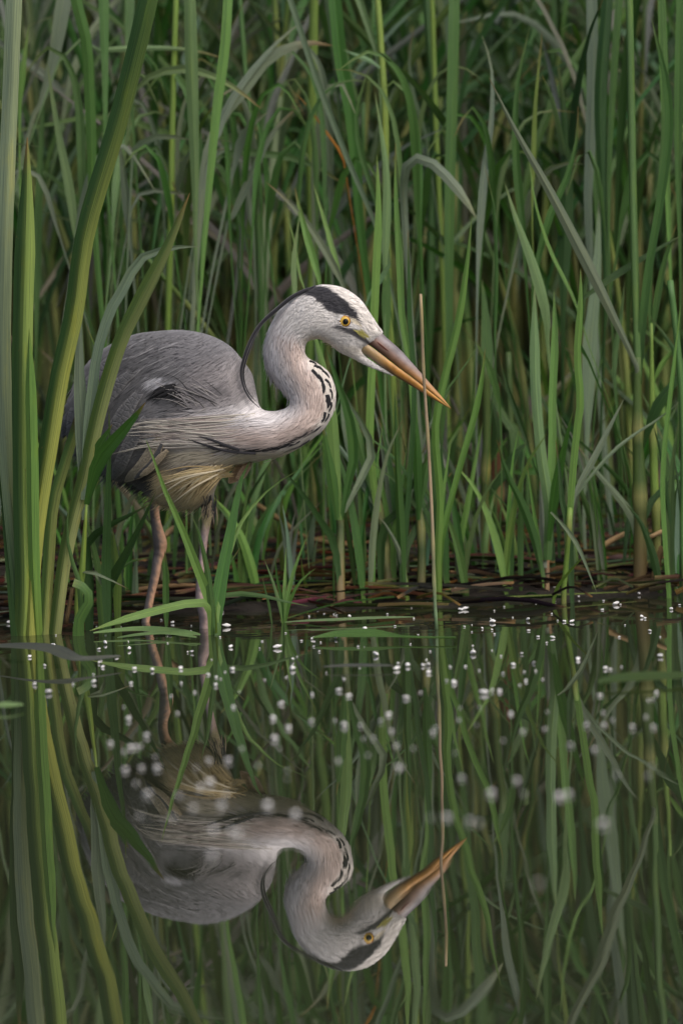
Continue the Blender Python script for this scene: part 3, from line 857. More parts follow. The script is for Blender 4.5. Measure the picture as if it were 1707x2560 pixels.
for i in range(95):          # pale breast plumes trailing back under the wing
    t = r.random(); x0 = r.uniform(500, 640); y0 = 1046 + 76 * t + r.uniform(-6, 6) - (x0 - 500) * 0.10
    x1 = r.uniform(330, 455) - 25 * (t < .4) * r.random(); y1 = 1046 + 66 * t + r.uniform(-4, 8) + (430 - x1) * 0.10
    c = r.choice([(0.52, 0.48, 0.41), (0.46, 0.39, 0.34), (0.40, 0.33, 0.29), (0.44, 0.39, 0.36), (0.58, 0.54, 0.46)])
    sag = r.uniform(-3, 9)
    sp.append(([(x0, y0), ((x0 * 2 + x1) / 3, (y0 * 2 + y1) / 3 + sag), ((x0 + 2 * x1) / 3, (y0 + 2 * y1) / 3 + sag * 0.8 + r.uniform(-3, 3)), (x1, y1 + r.uniform(-6, 8))], r.uniform(2.0, 4.2), c, (11, 22)))
for pts in ("520,1108 420,1102 330,1122 278,1136", "500,1075 400,1058 330,1062 292,1092", "480,1062 400,1052 345,1060 318,1075", "540,1090 440,1075 370,1068 331,1064",
            "560,1120 450,1108 360,1118 300,1132", "430,1060 370,1066 330,1072 303,1078"):
    sp.append((parse(pts), 3.4, (0.56, 0.52, 0.44), (18, 24)))
for pts, wd in (("600,1125 560,1112 530,1100 495,1090", 8), ("590,1130 540,1122 500,1108 470,1098", 6), ("640,1134 600,1131 560,1126 520,1112", 7)):
    sp.append((parse(pts), wd, (0.03, 0.03, 0.034), (20, 22)))
for i in range(40):          # black and white wisps at the bend of the wing
    x0 = r.uniform(455, 560); y0 = r.uniform(985, 1050); L_ = r.uniform(40, 90); a = R(r.uniform(150, 178)) if y0 > 1020 else R(r.uniform(196, 222))
    x1 = x0 + math.cos(a) * L_; y1 = y0 + math.sin(a) * L_ * (1 if y0 > 1020 else 1)
    c = r.choice([(0.36, 0.34, 0.33), (0.44, 0.41, 0.38), (0.03, 0.03, 0.03), (0.30, 0.28, 0.28)])
    sp.append(([(x0, y0), ((x0 + x1) / 2 + 3, (y0 + y1) / 2 - 3 - r.uniform(-6, 8)), (x1, y1)], r.uniform(1.4, 2.4), c, (9, 14)))
for q, wd in (("505,582 530,590 555,604", 4), ("535,612 570,625 605,650", 5), ("520,640 545,665 570,700", 6), ("558,672 580,700 600,735", 6), ("592,645 615,665 638,692", 4), ("608,700 630,725 648,760", 5), ("588,725 598,755 598,795", 6.5),
              ("640,765 652,795 655,832", 4), ("618,802 628,845 626,892", 9), ("645,850 645,880 632,915", 5), ("606,915 596,955 570,1000", 7), ("632,925 615,960 590,992", 5), ("575,1000 540,1030 500,1052", 7), ("545,1025 480,1060 400,1098", 7),
              ("440,1096 390,1118 320,1138 240,1158", 9), ("300,1142 200,1163 110,1160 40,1142", 9), ("60,1150 20,1135 -30,1118", 8), ("505,1098 470,1122 425,1146", 3)):
    sp.append((z2(q), wd * 1.6, (0.022, 0.022, 0.025), (4.0, 4.5)))     # dark streaks down the front of the neck
for pts, wd in (("436,966 420,970 402,978 380,992", 11), ("445,974 428,978 410,986 392,993", 9), ("452,980 440,984 425,990 412,996", 7), ("440,962 415,966 392,974 380,984", 8)):
    sp.append((parse(pts), wd, (0.016, 0.016, 0.018), (11, 12)))
plumes('breast_plumes', sp, heron)
sp = []
for i in range(60):          # straw-coloured belly plumes
    x0 = r.uniform(520, 590); y0 = 1165 + r.uniform(-4, 26); x1 = r.uniform(385, 500); y1 = 1180 + (x1 - 385) * 0.35 + r.uniform(0, 62)
    c = r.choice([(0.66, 0.52, 0.27), (0.58, 0.45, 0.23), (0.70, 0.60, 0.38), (0.42, 0.31, 0.15)])
    sp.append(([(x0, y0), ((x0 + x1) / 2, (y0 + y1) / 2 - 9 + r.uniform(-3, 3)), (x1, y1)], r.uniform(1.8, 3.6), c, (12, 18)))
for pts in ("560,1172 470,1195 410,1232 376,1256", "545,1185 490,1215 440,1252 432,1260", "550,1176 470,1190 400,1215 392,1228"):
    sp.append((parse(pts), 4.0, (0.66, 0.58, 0.40), (18, 30)))
plumes('belly_plumes', sp, heron)
sp = []
for i in range(34):          # black tufts where the near thigh meets the belly
    x0 = r.uniform(505, 540); y0 = r.uniform(1235, 1270); x1 = x0 + r.uniform(-14, 10); y1 = y0 + r.uniform(25, 58)
    sp.append(([(x0, y0), ((x0 + x1) / 2 + 2, (y0 + y1) / 2), (x1, y1)], r.uniform(1.8, 3.4), r.choice([(0.03, 0.028, 0.03), (0.03, 0.028, 0.03), (0.30, 0.24, 0.15)]), (36, 38)))
plumes('thigh_tuft', sp, heron)

# quills of the folded wing and tail, one mesh each
def quill(pts, wpx, c, edge, lift, label=None, side=-1.0):
    n = 18; Q = catmull(np.array(pts, float), n); T = np.gradient(Q, axis=0); T /= np.linalg.norm(T, axis=1)[:, None] + 1e-9
    t = np.linspace(0, 1, n); w = wpx / 2 * np.minimum(1, (1 - t) / 0.18 + 0.05) ** 0.6 * (0.6 + 0.4 * sm(0, 0.3, t))
    V = []; C = []; lu = []
    for i in range(n):
        base = float(swell(np.array([Q[i, 0]]), np.array([Q[i, 1]]))[0])
        for u in (-1, -0.55, 0, 0.55, 1):
            qx = Q[i, 0] - T[i, 1] * w[i] * u; qy = Q[i, 1] + T[i, 0] * w[i] * u
            b = float(swell(np.array([qx]), np.array([qy]))[0])
            V.append(at(qx, qy, float(mid_depth(qx)) + side * (0.5 * (b + base) + lift + 3 * (1 - u * u)) * MPP))
            C.append(edge if abs(u) > 0.9 else c); lu.append((u * 4, t[i] * 12, 0))
    F = [(i * 5 + j, i * 5 + j + 1, i * 5 + j + 6, i * 5 + j + 5) for i in range(n - 1) for j in range(4)]
    o = mesh_obj('flight_feather', np.array(V), F, M_feather, heron, np.array(C), np.array(lu))
    if label: o['label'] = label
    return o
G1 = (0.14, 0.14, 0.145); G2 = (0.08, 0.08, 0.082); E1 = (0.21, 0.205, 0.205)
for q in [("300,880 240,940 200,1010 170,1085", 34, G1, E1, 12), ("330,930 270,990 225,1060 196,1128", 36, G1, E1, 14), ("250,930 200,1000 172,1050 156,1094", 22, G2, G1, 9),
          ("350,980 300,1050 268,1120 246,1168", 38, G1, E1, 15), ("370,1040 330,1100 306,1150 284,1198", 34, G1, E1, 15), ("400,1090 370,1140 340,1180 312,1204", 26, (0.30, 0.26, 0.19), (0.42, 0.36, 0.26), 17),
          ("405,1110 385,1150 362,1175 336,1198", 20, G2, (0.42, 0.34, 0.22), 21), ("420,1125 395,1150 375,1172 350,1190", 17, (0.36, 0.29, 0.19), (0.45, 0.37, 0.25), 24)]:
    quill(parse(q[0]), *q[1:])
for q in [("600,1120 605,1150 595,1180 572,1208", 26, (0.42, 0.29, 0.18), (0.50, 0.38, 0.26), 16), ("618,1120 622,1150 606,1185 590,1196", 22, (0.46, 0.33, 0.21), (0.52, 0.40, 0.28), 8)]:
    quill(parse(q[0]), *q[1:], side=1.0)

# crest plumes
def crest(pts, w0, off):
    Q = catmull(np.array(parse(pts)), 40); Yd = np.interp(np.linspace(0, 1, 40), [0, 0.2, 0.6, 1], [off[0], off[0] - 0.010, off[1], off[1]])
    P = at(Q[:, 0], Q[:, 1], mid_depth(Q[:, 0]) + Yd)
    v, f, c, lu = tube_mesh(P, np.array([1.0, 1.2, 1.1, 1.0, 1.0, 0.8, 0.5, 0.1]) * w0 * MPP / 2, (0.022, 0.022, 0.026), n=60, k=6)
    mesh_obj('crest_plume', v, f, M_strand, heron, c, lu * 0)
crest("772,722 733,741 695,771 656,806 630,845 611,894 603,933 611,971 626,998 649,1020", 9.0, (-0.012, -0.045))
crest("790,716 742,736 700,765 662,800 636,842 618,890 609,930 614,965 628,990 645,1008", 7.0, (-0.008, -0.036))

# bill
CUL = np.array(parse("920,806 940,820 963,841 1001,875 1039,917 1077,961 1105,993 1129,1023"))
TOM = np.array(parse("885,838 918,860 941,876 987,912 1021,937 1056,964 1092,993 1129,1023"))
GON = np.array(parse("900,876 916,889 941,908 984,938 1012,955 1044,975 1086,1000 1129,1024"))
def mandible(name, top, bot, upper):
    n = 40; A = catmull(top, n); B = catmull(bot, n); k = 9
    t = np.linspace(0, 1, n); hw = np.interp(t, [0, .15, .5, .85, 1], [17, 16.5, 13, 5.5, 1.6])
    V = []; C = []
    for i in range(n):
        for j in range(k):
            a = math.pi * j / (k - 1) - math.pi / 2         # -90 near side .. +90 far side over the ridge
            s = math.cos(a) ** 0.8 if abs(a) < 1.5707 else 0.0
            p = (B[i] * (1 - s) + A[i] * s) if upper else (A[i] * (1 - s) + B[i] * s)
            y = math.sin(a) * hw[i]
            V.append(at(p[0], p[1], float(mid_depth(p[0])) + y * MPP))
            nz = 0.6 * float(vnoise(np.array(t[i] * 9.0), np.array(s * 7.0 + 3 * (y > 0)), 41)) + 0.4 * float(vnoise(np.array(t[i] * 26.0), np.array(s * 9.0), 43))
            if upper:
                c = np.array([0.225, 0.20, 0.205]) * (0.55 + 0.95 * nz); low = sm(0.75, 0.3, s)
                c = c * (1 - low) + np.array([0.19, 0.095, 0.05]) * (0.4 + 1.2 * nz) * low
                if s < 0.22 and t[i] < 0.55: c = c * 0.3
                tip = float(sm(0.45, 0.95, t[i] + 0.25 * (1 - s))); c = c * (1 - tip) + np.array([0.50, 0.25, 0.075]) * tip
            else:
                c = np.array([0.47, 0.225, 0.045]) * (0.55 + 0.85 * nz)
                b0 = 1 - float(sm(0.16, 0.42, t[i])); c = c * (1 - b0) + np.array([0.36, 0.25, 0.12]) * (0.6 + 0.8 * nz) * b0
                ed = float(sm(0.62, 1.0, s)); c = c * (1 - ed * 0.6) + np.array([0.22, 0.15, 0.14]) * ed * 0.6
                ft = float(sm(0.0, 0.12, t[i])); c = c * ft + np.array([0.40, 0.33, 0.18]) * (1 - ft)
            C.append(c)
    F = []
    for i in range(n - 1):
        for j in range(k - 1):
            a = i * k + j; F.append((a, a + 1, a + k + 1, a + k))
        F.append((i * k + k - 1, i * k, (i + 1) * k, (i + 1) * k + k - 1))
    F.append(tuple(range(k)))
    o = mesh_obj(name, np.array(V), F, M_bill, heron, np.array(C)); return o
ub = mandible('upper_bill', CUL, TOM - np.array([0, 0.8]), True)
lb = mandible('lower_bill', TOM + np.array([0, 0.8]), GON, False)
ub['label'] = 'grey violet upper bill with brown edge'; lb['label'] = 'orange lower bill'
# nostril slit
def slit():
    v, f = plume('', zh("705,585 740,615 780,650 835,690"), 5, None, None, (0, 0)); 
    Q = catmull(np.array(zh("705,585 740,615 780,650 835,690")), 10); V = []; T = np.gradient(Q, axis=0); T /= np.linalg.norm(T, axis=1)[:, None]
    for i in range(10):
        wv = 2.0 * math.sin(math.pi * (i + .4) / 10)
        for sg in (-1, 1):
            q = Q[i] + np.array([-T[i, 1], T[i, 0]]) * wv * sg
            V.append(at(q[0], q[1], -(17.2 - i * 0.3) * MPP))
    F = [(2 * i, 2 * i + 1, 2 * i + 3, 2 * i + 2) for i in range(9)]
    mesh_obj('nostril', np.array(V), F, M_bill, heron, np.array([(0.10, 0.025, 0.015)] * 20))
slit()

# eyes
def disc_dome(name, px, py, r, y, dome, colfn, parent, side=-1.0):
    V = []; C = []; F = []; nr, k = 8, 28
    V.append(at(px, py, y + side * dome * MPP)); C.append(colfn(0))
    for i in range(1, nr + 1):
        q = i / nr
        for j in range(k):
            a = 2 * math.pi * j / k
            V.append(at(px + r * q * math.cos(a), py + r * q * math.sin(a), y + side * dome * math.sqrt(max(0, 1 - q * q)) * MPP)); C.append(colfn(q))
    for j in range(k): F.append((0, 1 + j, 1 + (j + 1) % k))
    for i in range(nr - 1):
        for j in range(k):
            a = 1 + i * k + j; b = 1 + i * k + (j + 1) % k; F.append((a, b, b + k, a + k))
    return mesh_obj(name, np.array(V), F, M_eye, parent, np.array(C))
def iris(q):
    if q > 0.93: return (0.02, 0.018, 0.016)
    if q > 0.80: return (0.50, 0.20, 0.02)
    return (0.62, 0.40, 0.07)
for side in (-1.0, 1.0):
    ys = side * (float(swell(np.array([862.]), np.array([803.]))[0]) + 1.0) * MPP
    e = disc_dome('eye', 862, 803, 14.5, ys, 6.5, iris, heron, side)
    disc_dome('pupil', 863.5, 804, 7.6, ys + side * 5.3 * MPP, 3.0, lambda q: (0.004, 0.004, 0.004), e, side)

# ------------------------------------------------------------------ plants read off the photograph, nearest first
I = dict(mat='iris', shape='long', fold=0.75, twist=0.0, face=0.0)
def iris_op(**k):
    d = dict(I); d.update(k); return d
plant('iris_clump', 'clump of broad sword-shaped leaves standing in the water at the left edge', 'plant', [
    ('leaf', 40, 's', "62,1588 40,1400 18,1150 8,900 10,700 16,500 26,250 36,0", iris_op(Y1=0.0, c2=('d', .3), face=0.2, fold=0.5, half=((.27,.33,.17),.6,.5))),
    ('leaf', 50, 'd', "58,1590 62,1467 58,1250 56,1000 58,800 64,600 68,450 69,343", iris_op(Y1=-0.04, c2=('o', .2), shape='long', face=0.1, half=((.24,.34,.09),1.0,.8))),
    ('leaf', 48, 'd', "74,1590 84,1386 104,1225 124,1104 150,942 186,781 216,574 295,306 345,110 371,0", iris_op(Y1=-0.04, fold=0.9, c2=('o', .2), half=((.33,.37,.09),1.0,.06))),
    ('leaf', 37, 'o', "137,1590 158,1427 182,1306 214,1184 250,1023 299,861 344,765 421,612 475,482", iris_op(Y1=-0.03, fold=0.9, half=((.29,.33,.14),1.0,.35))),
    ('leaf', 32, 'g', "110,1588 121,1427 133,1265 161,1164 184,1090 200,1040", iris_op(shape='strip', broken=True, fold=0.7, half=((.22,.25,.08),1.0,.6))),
    ('leaf', 30, 'b', "96,1588 88,1450 84,1300 82,1150 78,980 74,820", iris_op(Y1=-0.03, fold=0.6, c2=('y', .25), face=-0.3)),
    ('leaf', 36, 'd', "44,1586 30,1400 22,1250 4,1100 -14,900 -30,600", iris_op(Y1=0.04, fold=0.5)),
], Y='w')
plant('water_grass', 'grass shoot with a broad dark leaf crossing the heron\'s flank', 'plant', [
    ('stem', 22, 'y', "197,1500 204,1447 212,1340 217,1262", dict(Y=0.06, lean=-.03, tip=.25, c2=('n', .4))),
    ('leaf', 38, 'v', "217,1262 245,1159 284,1105 330,1052 364,1006", dict(Y=0.03, Y1=-0.05, fold=-0.35, face=0.1, shape='lance')),
    ('leaf', 38, 's', "212,1300 208,1104 199,942 200,840 202,769", dict(Y=0.04, lean=0.0, fold=0.2, face=0.15)),
    ('leaf', 26, 's', "214,1250 220,1090 228,1003 244,882 275,781 307,724 345,655 383,632 440,618 501,616", dict(Y=0.03, Y1=0.02, fold=-0.3, shape='long', face=0.1)),
    ('leaf', 12, 'b', "224,1180 232,1040 246,926 242,878 216,811", dict(Y=0.03, lean=0.0)),
    ('leaf', 22, 'v', "225,1180 245,1120 270,1080 282,1060", dict(Y=0.03, lean=-.02)),
    ('leaf', 30, 'd', "219,1420 219,1355 277,1312 330,1285 372,1262", dict(Y=0.10, Y1=0.06, face=0.3)),
    ('leaf', 14, 'g', "198,1450 180,1400 168,1330 176,1250", dict(Y=0.04)),
])
plant('water_grass', 'dark grass shoot standing in the shallows behind the broken sword leaf', 'plant', [
    ('stem', 22, 'n', "260,1552 262,1500 264,1440", dict(Y='w', c2=('n', .6))),
    ('leaf', 24, 'd', "266,1450 268,1330 272,1200 274,1090 273,1023", dict(Y=0.07, Y1=0.03, face=0.3)),
    ('leaf', 28, 'd', "270,1462 286,1438 321,1374 357,1303 390,1230", dict(Y=0.10, Y1=0.04, fold=-.3)),
    ('leaf', 13, 's', "262,1460 230,1432 201,1428 250,1437 286,1454 321,1472", dict(Y=0.08, Y1=0.0)),
    ('leaf', 16, 'g', "266,1470 300,1420 340,1400 378,1392", dict(Y=0.12, Y1=0.1)),
    ('leaf', 20, 'y', "294,1500 297,1440 290,1380 282,1320", dict(Y=0.2, Y1=0.2, c2=('y', .5))),
    ('leaf', 24, 'g', "252,1470 240,1390 222,1320 205,1260", dict(Y=0.10)),
])
plant('fallen_leaf', 'limp grey green leaf bent over into the water beside the sword leaves', 'leaf', [
    ('leaf', 28, 'g', "197,1590 196,1575 202,1540 222,1512 221,1480 205,1464 184,1456", dict(Y='w', Y1=0.02, face=0.2, fold=0.15, shape='strip')),
])
plant('water_grass', 'fresh green grass shoot rising from the water before the near leg', 'plant', [
    ('leaf', 23, 'b', "530,1580 526,1510 491,1414 451,1312 411,1222 382,1140 364,1096", dict(Y1=-0.06, fold=-.35, face=0.05, shape='lance')),
    ('leaf', 22, 'g', "533,1580 528,1515 522,1446 504,1356 490,1310 478,1284", dict(Y1=-0.04, fold=.3, face=0.1)),
    ('leaf', 36, 'v', "536,1575 542,1520 562,1401 580,1312 603,1200 626,1150", dict(Y1=0.02, fold=-.3, face=0.1)),
    ('leaf', 15, 'b', "540,1570 556,1450 594,1325 640,1256 690,1210 744,1176", dict(Y1=0.06, fold=.3)),
    ('leaf', 20, 'b', "530,1560 524,1515 513,1508 482,1506 402,1524 312,1548 225,1577", dict(Y1=-0.10, fold=.15, face=0.5, shape='long')),
    ('leaf', 17, 'g', "545,1560 560,1440 580,1400 600,1370", dict(Y1=0.1)),
    ('leaf', 10, 'y', "541,1600 541,1550 540,1530", dict(Y1=-0.05)),
    ('leaf', 16, 'q', "545,1500 600,1484 660,1490 710,1503 770,1515", dict(Y=0.02, Y1=0.0, fold=.1, face=0.6)),
], Y=-0.02)
plant('water_grass', 'single narrow leaf standing upright in the water between the heron\'s legs', 'plant', [
    ('leaf', 17, 'g', "417,1582 416,1530 415,1468 412,1378", dict(fold=-.5, face=0.0, shape='float')),
], Y='w')
plant('grass_tuft', 'small tuft of four thin blades in open water right of the legs', 'plant', [
    ('leaf', 10, 'b', "709,1558 711,1498 713,1430 715,1368", {}), ('leaf', 9, 'q', "707,1558 698,1510 683,1457 662,1401", dict(c2=('b', .4))),
    ('leaf', 11, 'b', "711,1556 718,1498 737,1420 773,1326", {}), ('leaf', 9, 'v', "708,1556 704,1500 692,1440 688,1390", {}), ('leaf', 9, 'b', "713,1556 726,1500 752,1452 790,1420", {}), ('leaf', 7, 'g', "681,1560 672,1510 662,1470 656,1442", {}),
], Y='w')
plant('grass_tuft', 'short yellow bent blade at the water edge beside the small tuft', 'plant', [
    ('leaf', 9, 'y', "784,1512 770,1480 758,1440 753,1397", {}), ('leaf', 7, 'y', "768,1506 768,1480 766,1462", {})], Y='w')
plant('grass_tuft', 'hair-thin upright blade in front of the thick reed stem', 'plant', [('leaf', 6, 'g', "836,1525 834,1470 833,1410 832,1370", {})], Y='w')
plant('dry_stalk', 'thin dry straw stalk standing in the water in front of the bill tip', 'stalk', [
    ('stem', 8.5, 'p', "1091,1572 1085,1470 1080,1306 1072,1143 1063,1000 1058,925 1054,806 1051,735", dict(Y1=-0.09, tip=0.8, c2=('w', .4), node=(0.16, 0.3, .62, .8, .9, 0.97))),
], Y='w')

STEMC = ('n', .25)
plant('reed', 'reed with a thick yellow green stem standing right below the heron\'s breast', 'reed', [
    ('stem', 24, 'o', "851,1500 850,1400 851,1295 846,1230", dict(node=(.97,), c2=('n', .8))),
    ('leaf', 30, 'b', "852,1300 842,1200 834,1110 828,1040 812,940 790,850 778,800", dict(fold=.3, face=0.1)),
    ('leaf', 26, 'g', "853,1300 868,1215 884,1140 872,1040 848,971 826,900 813,864", dict(fold=-.3, lean=-.02)),
    ('leaf', 28, 'v', "843,1300 836,1240 820,1140 806,1060", dict(fold=.25)),
    ('leaf', 18, 'd', "838,1372 800,1300 760,1240 720,1190 690,1168", dict(Y1=0.2)),
    ('leaf', 22, 's', "860,1280 900,1200 930,1130 905,1060 868,1000 850,960", dict(Y1=0.3)),
], Y=0.27)
plant('reed', 'slanting reed stem rising left of the dry stalk behind the bill', 'reed', [
    ('stem', 24, 'o', "972,1467 966,1400 958,1330 944,1262 930,1215", dict(c2=('n', .5), node=(.5, .95))),
    ('leaf', 20, 'b', "944,1280 930,1180 924,1090 930,910 938,727 946,536 942,388", dict(fold=.25, shape='long', face=0.15)),
    ('leaf', 17, 'b', "985,1330 1010,1240 1034,1120 1034,1024 1024,910 1005,795 1000,689 990,498 988,356", dict(fold=-.3, shape='long', face=.1)),
    ('leaf', 26, 'g', "930,1230 905,1139 886,1063 855,990 835,930", dict(fold=.3)),
    ('leaf', 22, 'd', "955,1330 990,1290 1030,1210 1075,1130", dict(lean=-.02)),
    ('leaf', 26, 's', "940,1270 900,1190 872,1110 858,1040 853,985", dict(lean=.05)),
], Y=0.31)
plant('reed', 'reed clump with pale bladed shoots just left of the dry stalk', 'reed', [
    ('stem', 16, 'y', "1016,1492 1010,1440 1006,1380", dict(c2=('y', .6))),
    ('stem', 22, 'o', "1052,1478 1054,1400 1052,1320 1046,1270", dict(c2=('n', .6), node=(.9,))),
    ('leaf', 22, 'g', "1006,1400 1000,1280 996,1200 990,1080 985,960", dict(fold=.4)),
    ('leaf', 13, 'd', "1006,1420 1020,1250 1030,1100 1035,948 1024,800 1022,689 1019,570", dict(fold=-.3, shape='long')),
    ('leaf', 24, 'v', "1046,1300 1044,1180 1040,1090 1030,980", dict(fold=.3)),
    ('leaf', 20, 'g', "1046,1290 1060,1200 1075,1120 1100,1040", dict(fold=.3)),
    ('leaf', 18, 'd', "1008,1400 1030,1340 1062,1280 1100,1215 1130,1180", {}),
    ('leaf', 14, 's', "1006,1410 985,1350 962,1310 935,1280", {}),
], Y=0.29)
plant('reed', 'pair of tall bright reed blades fanning up right of the bill tip', 'reed', [
    ('leaf', 19, 'b', "1096,1490 1094,1400 1100,1250 1088,1100 1092,1034 1110,947 1143,816 1165,675 1179,539", dict(fold=.3, c2=('y', .3), shape='long')),
    ('leaf', 15, 'b', "1098,1490 1102,1361 1140,1200 1187,1034 1205,940 1212,871", dict(fold=-.3, c2=('y', .35), shape='long')),
    ('leaf', 13, 'g', "1096,1450 1085,1200 1084,1080 1110,990 1154,925 1208,844", dict(fold=.3)),
    ('leaf', 16, 'b', "1090,1480 1100,1300 1112,1200 1128,1090", dict(fold=.3)),
], Y=0.25)
plant('water_grass', 'curved grass blade with a bent yellow stub at its foot, right of the dry stalk', 'plant', [
    ('leaf', 17, 'b', "1140,1488 1145,1387 1170,1252 1187,1155 1206,1058", dict(c2=('y', .3), fold=.3)),
    ('leaf', 13, 'a', "1172,1484 1160,1462 1147,1450", dict(lean=0.0)),
    ('leaf', 10, 'g', "1144,1400 1120,1350 1095,1330 1080,1320", {}),
    ('leaf', 9, 'd', "1143,1402 1160,1385 1134,1376 1128,1392", {}),
], Y='w')
plant('reed', 'low reed clump with two pale upright blades on an orange stem in the right shallows', 'reed', [
    ('stem', 13, 'n', "1366,1494 1367,1430 1367,1355", dict(c2=('n', .4), vary=.05)),
    ('leaf', 25, 'q', "1367,1400 1371,1271 1352,1135 1340,1000 1336,893 1335,714", dict(fold=.4, shape='long', face=0.0, c2=('g', .3))),
    ('leaf', 19, 'b', "1369,1390 1374,1232 1380,1100 1380,1000 1386,860 1384,723", dict(fold=-.4, shape='long', face=.1)),
    ('leaf', 27, 'v', "1370,1360 1390,1213 1410,1116 1431,1029", dict(fold=-.3, lean=-.06)),
    ('leaf', 24, 'g', "1360,1450 1355,1437 1332,1333 1301,1252 1266,1182 1241,1099", dict(fold=.35, c2=('q', .2))),
    ('leaf', 11, 'b', "1358,1470 1350,1387 1332,1271 1316,1157", {}),
    ('leaf', 22, 's', "1362,1420 1358,1340 1354,1270 1348,1200", dict(lean=.04)),
], Y='w')
plant('reed', 'leaning reed shoot with spreading grey blades beside the orange stem clump', 'reed', [
    ('stem', 14, 'y', "1408,1482 1412,1437 1420,1340 1424,1270", dict(c2=('n', .4), node=(.9,))),
    ('leaf', 18, 'b', "1422,1310 1430,1193 1441,1077 1450,1000 1442,888 1450,760 1450,672", dict(fold=.4, shape='long')),
    ('leaf', 17, 's', "1424,1290 1437,1232 1479,1155 1518,1077 1560,995", dict(fold=.3)),
    ('leaf', 9, 's', "1426,1290 1444,1232 1545,1116 1657,1039 1710,990", {}),
    ('leaf', 12, 's', "1376,1280 1390,1294 1441,1360 1491,1482", dict(lean=-.12)),
    ('leaf', 10, 'y', "1385,1490 1405,1450 1440,1410 1466,1385", dict(lean=-.05)),
    ('leaf', 20, 'd', "1420,1330 1404,1250 1398,1180 1388,1100", {}),
], Y=0.22)
plant('reed', 'tallest reed at the right with the thickest olive stem and a long drooping leaf', 'reed', [
    ('stem', 34, 'o', "1599,1455 1599,1310 1597,1200 1594,1116 1592,1000 1593,893", dict(tip=.5, c2=('n', .5), node=(.44, .73))),
    ('stem', 20, 'g', "1594,960 1593,900 1585,638 1580,425 1576,213 1572,0", dict(tip=.7)),
    ('leaf', 27, 's', "1596,960 1589,914 1525,778 1453,633 1372,476 1291,332 1221,193", dict(fold=.4, shape='lance', lean=-.15, face=0.05)),
    ('leaf', 21, 'g', "1594,940 1602,842 1619,680 1648,510 1670,340 1665,213 1627,43", dict(fold=-.3, shape='long', c2=('d', .3))),
    ('leaf', 28, 'd', "1604,1120 1640,1020 1690,950 1740,900", dict(fold=.2)),
    ('leaf', 24, 'd', "1604,1300 1640,1240 1690,1190 1740,1150", dict(fold=.2)),
    ('leaf', 22, 's', "1590,1320 1550,1250 1490,1180 1440,1110", dict(fold=.2)),
], Y=0.33)
plant('reed', 'slender yellow reed stem just right of the thickest olive stem', 'reed', [
    ('stem', 22, 'y', "1642,1447 1640,1330 1634,1200 1630,1077 1628,950 1627,808", dict(tip=.3, c2=('n', .4), node=(.35, .6))),
    ('leaf', 18, 'g', "1628,850 1640,760 1658,660 1690,560", {}), ('leaf', 16, 'g', "1628,830 1622,700 1640,560 1655,400 1661,255 1653,0", dict(shape='long')),
    ('leaf', 14, 'b', "1630,960 1660,900 1700,860", {}),
], Y=0.37)
plant('reed', 'bright thin reed blade close to the right edge reaching the water', 'reed', [
    ('leaf', 13, 'b', "1670,1468 1657,1283 1657,1155 1673,1000 1690,860 1700,760", dict(shape='long', fold=.4)),
    ('leaf', 15, 'd', "1702,1470 1706,1330 1700,1252 1681,1124", {}),
    ('stem', 18, 'g', "1712,1468 1706,1350 1708,1200 1704,1000 1691,850 1674,701", dict(c2=('n', .2), tip=.9)),
], Y=0.24)
plant('reed_stub', 'dark reddish dead stem standing in the shade right of the bill', 'stem', [
    ('stem', 36, 'r', "1242,1415 1240,1250 1238,1100 1236,960", dict(tip=.7, dead=1, node=(.4,)))], Y=0.75)
plant('reed', 'olive reed stem with brown foot in front of the reddish dead stem', 'reed', [
    ('stem', 24, 'o', "1210,1422 1210,1300 1212,1200 1216,1080 1214,900", dict(c2=('n', .5), node=(.3, .55))),
    ('leaf', 30, 'g', "1216,1000 1218,900 1212,780 1204,700", {}),
    ('leaf', 24, 'd', "1214,1180 1240,1090 1226,1010 1190,960", {}), ('leaf', 26, 'd', "1212,1250 1260,1180 1290,1130 1330,1100", {})], Y=0.5)
plant('reed', 'olive reed stem left of the orange stem clump', 'reed', [
    ('stem', 20, 'o', "1276,1425 1278,1300 1278,1180 1274,1000 1270,880", dict(c2=('n', .4), node=(.4,))),
    ('leaf', 25, 'g', "1277,1200 1286,1089 1258,1040 1228,985 1210,930", {}), ('leaf', 22, 'v', "1276,1180 1340,1174 1310,1120 1280,1060", dict(lean=.1))], Y=0.55)

# the tall bed behind: single blades and stems that stand out in the photograph
def B(label, Y, *parts):
    out = []
    for p in parts:
        op = dict(p[4]) if len(p) > 4 else {}
        op.setdefault('root', True); out.append((p[0], p[1], p[2], p[3], op))
    return plant('reed', label, 'reed', out, Y=Y, group='reeds in the tall bed behind the heron')
B('pale broad upright blade at the top left corner beside the sword leaf', 0.55, ('leaf', 30, 'g', "266,420 264,268 262,120 260,0"), ('leaf', 16, 'b', "50,330 57,191 73,61"))
B('saturated green blade curving at the top left', 0.5, ('leaf', 26, 'v', "236,560 230,383 226,268 218,115 191,0"))
B('greyish blade leaning right at the far left top', 0.65, ('leaf', 36, 's', "69,345 100,268 134,153 161,0"), ('leaf', 22, 'g', "90,900 92,765 94,651 99,459 111,230 118,150"))
B('pale pointed blade left of the long diagonal sword leaf', 0.6, ('leaf', 24, 'q', "196,660 188,574 172,459 142,306 119,157"))
B('yellowish straight stem above the heron\'s back', 0.6, ('stem', 17, 'y', "428,520 430,363 434,191 440,0"), ('leaf', 26, 'g', "330,260 322,120 326,0"))
B('broad pale blade standing straight above the heron\'s back', 0.5, ('leaf', 32, 'q', "490,640 488,459 480,191 475,0", dict(fold=.3, face=0.0)))
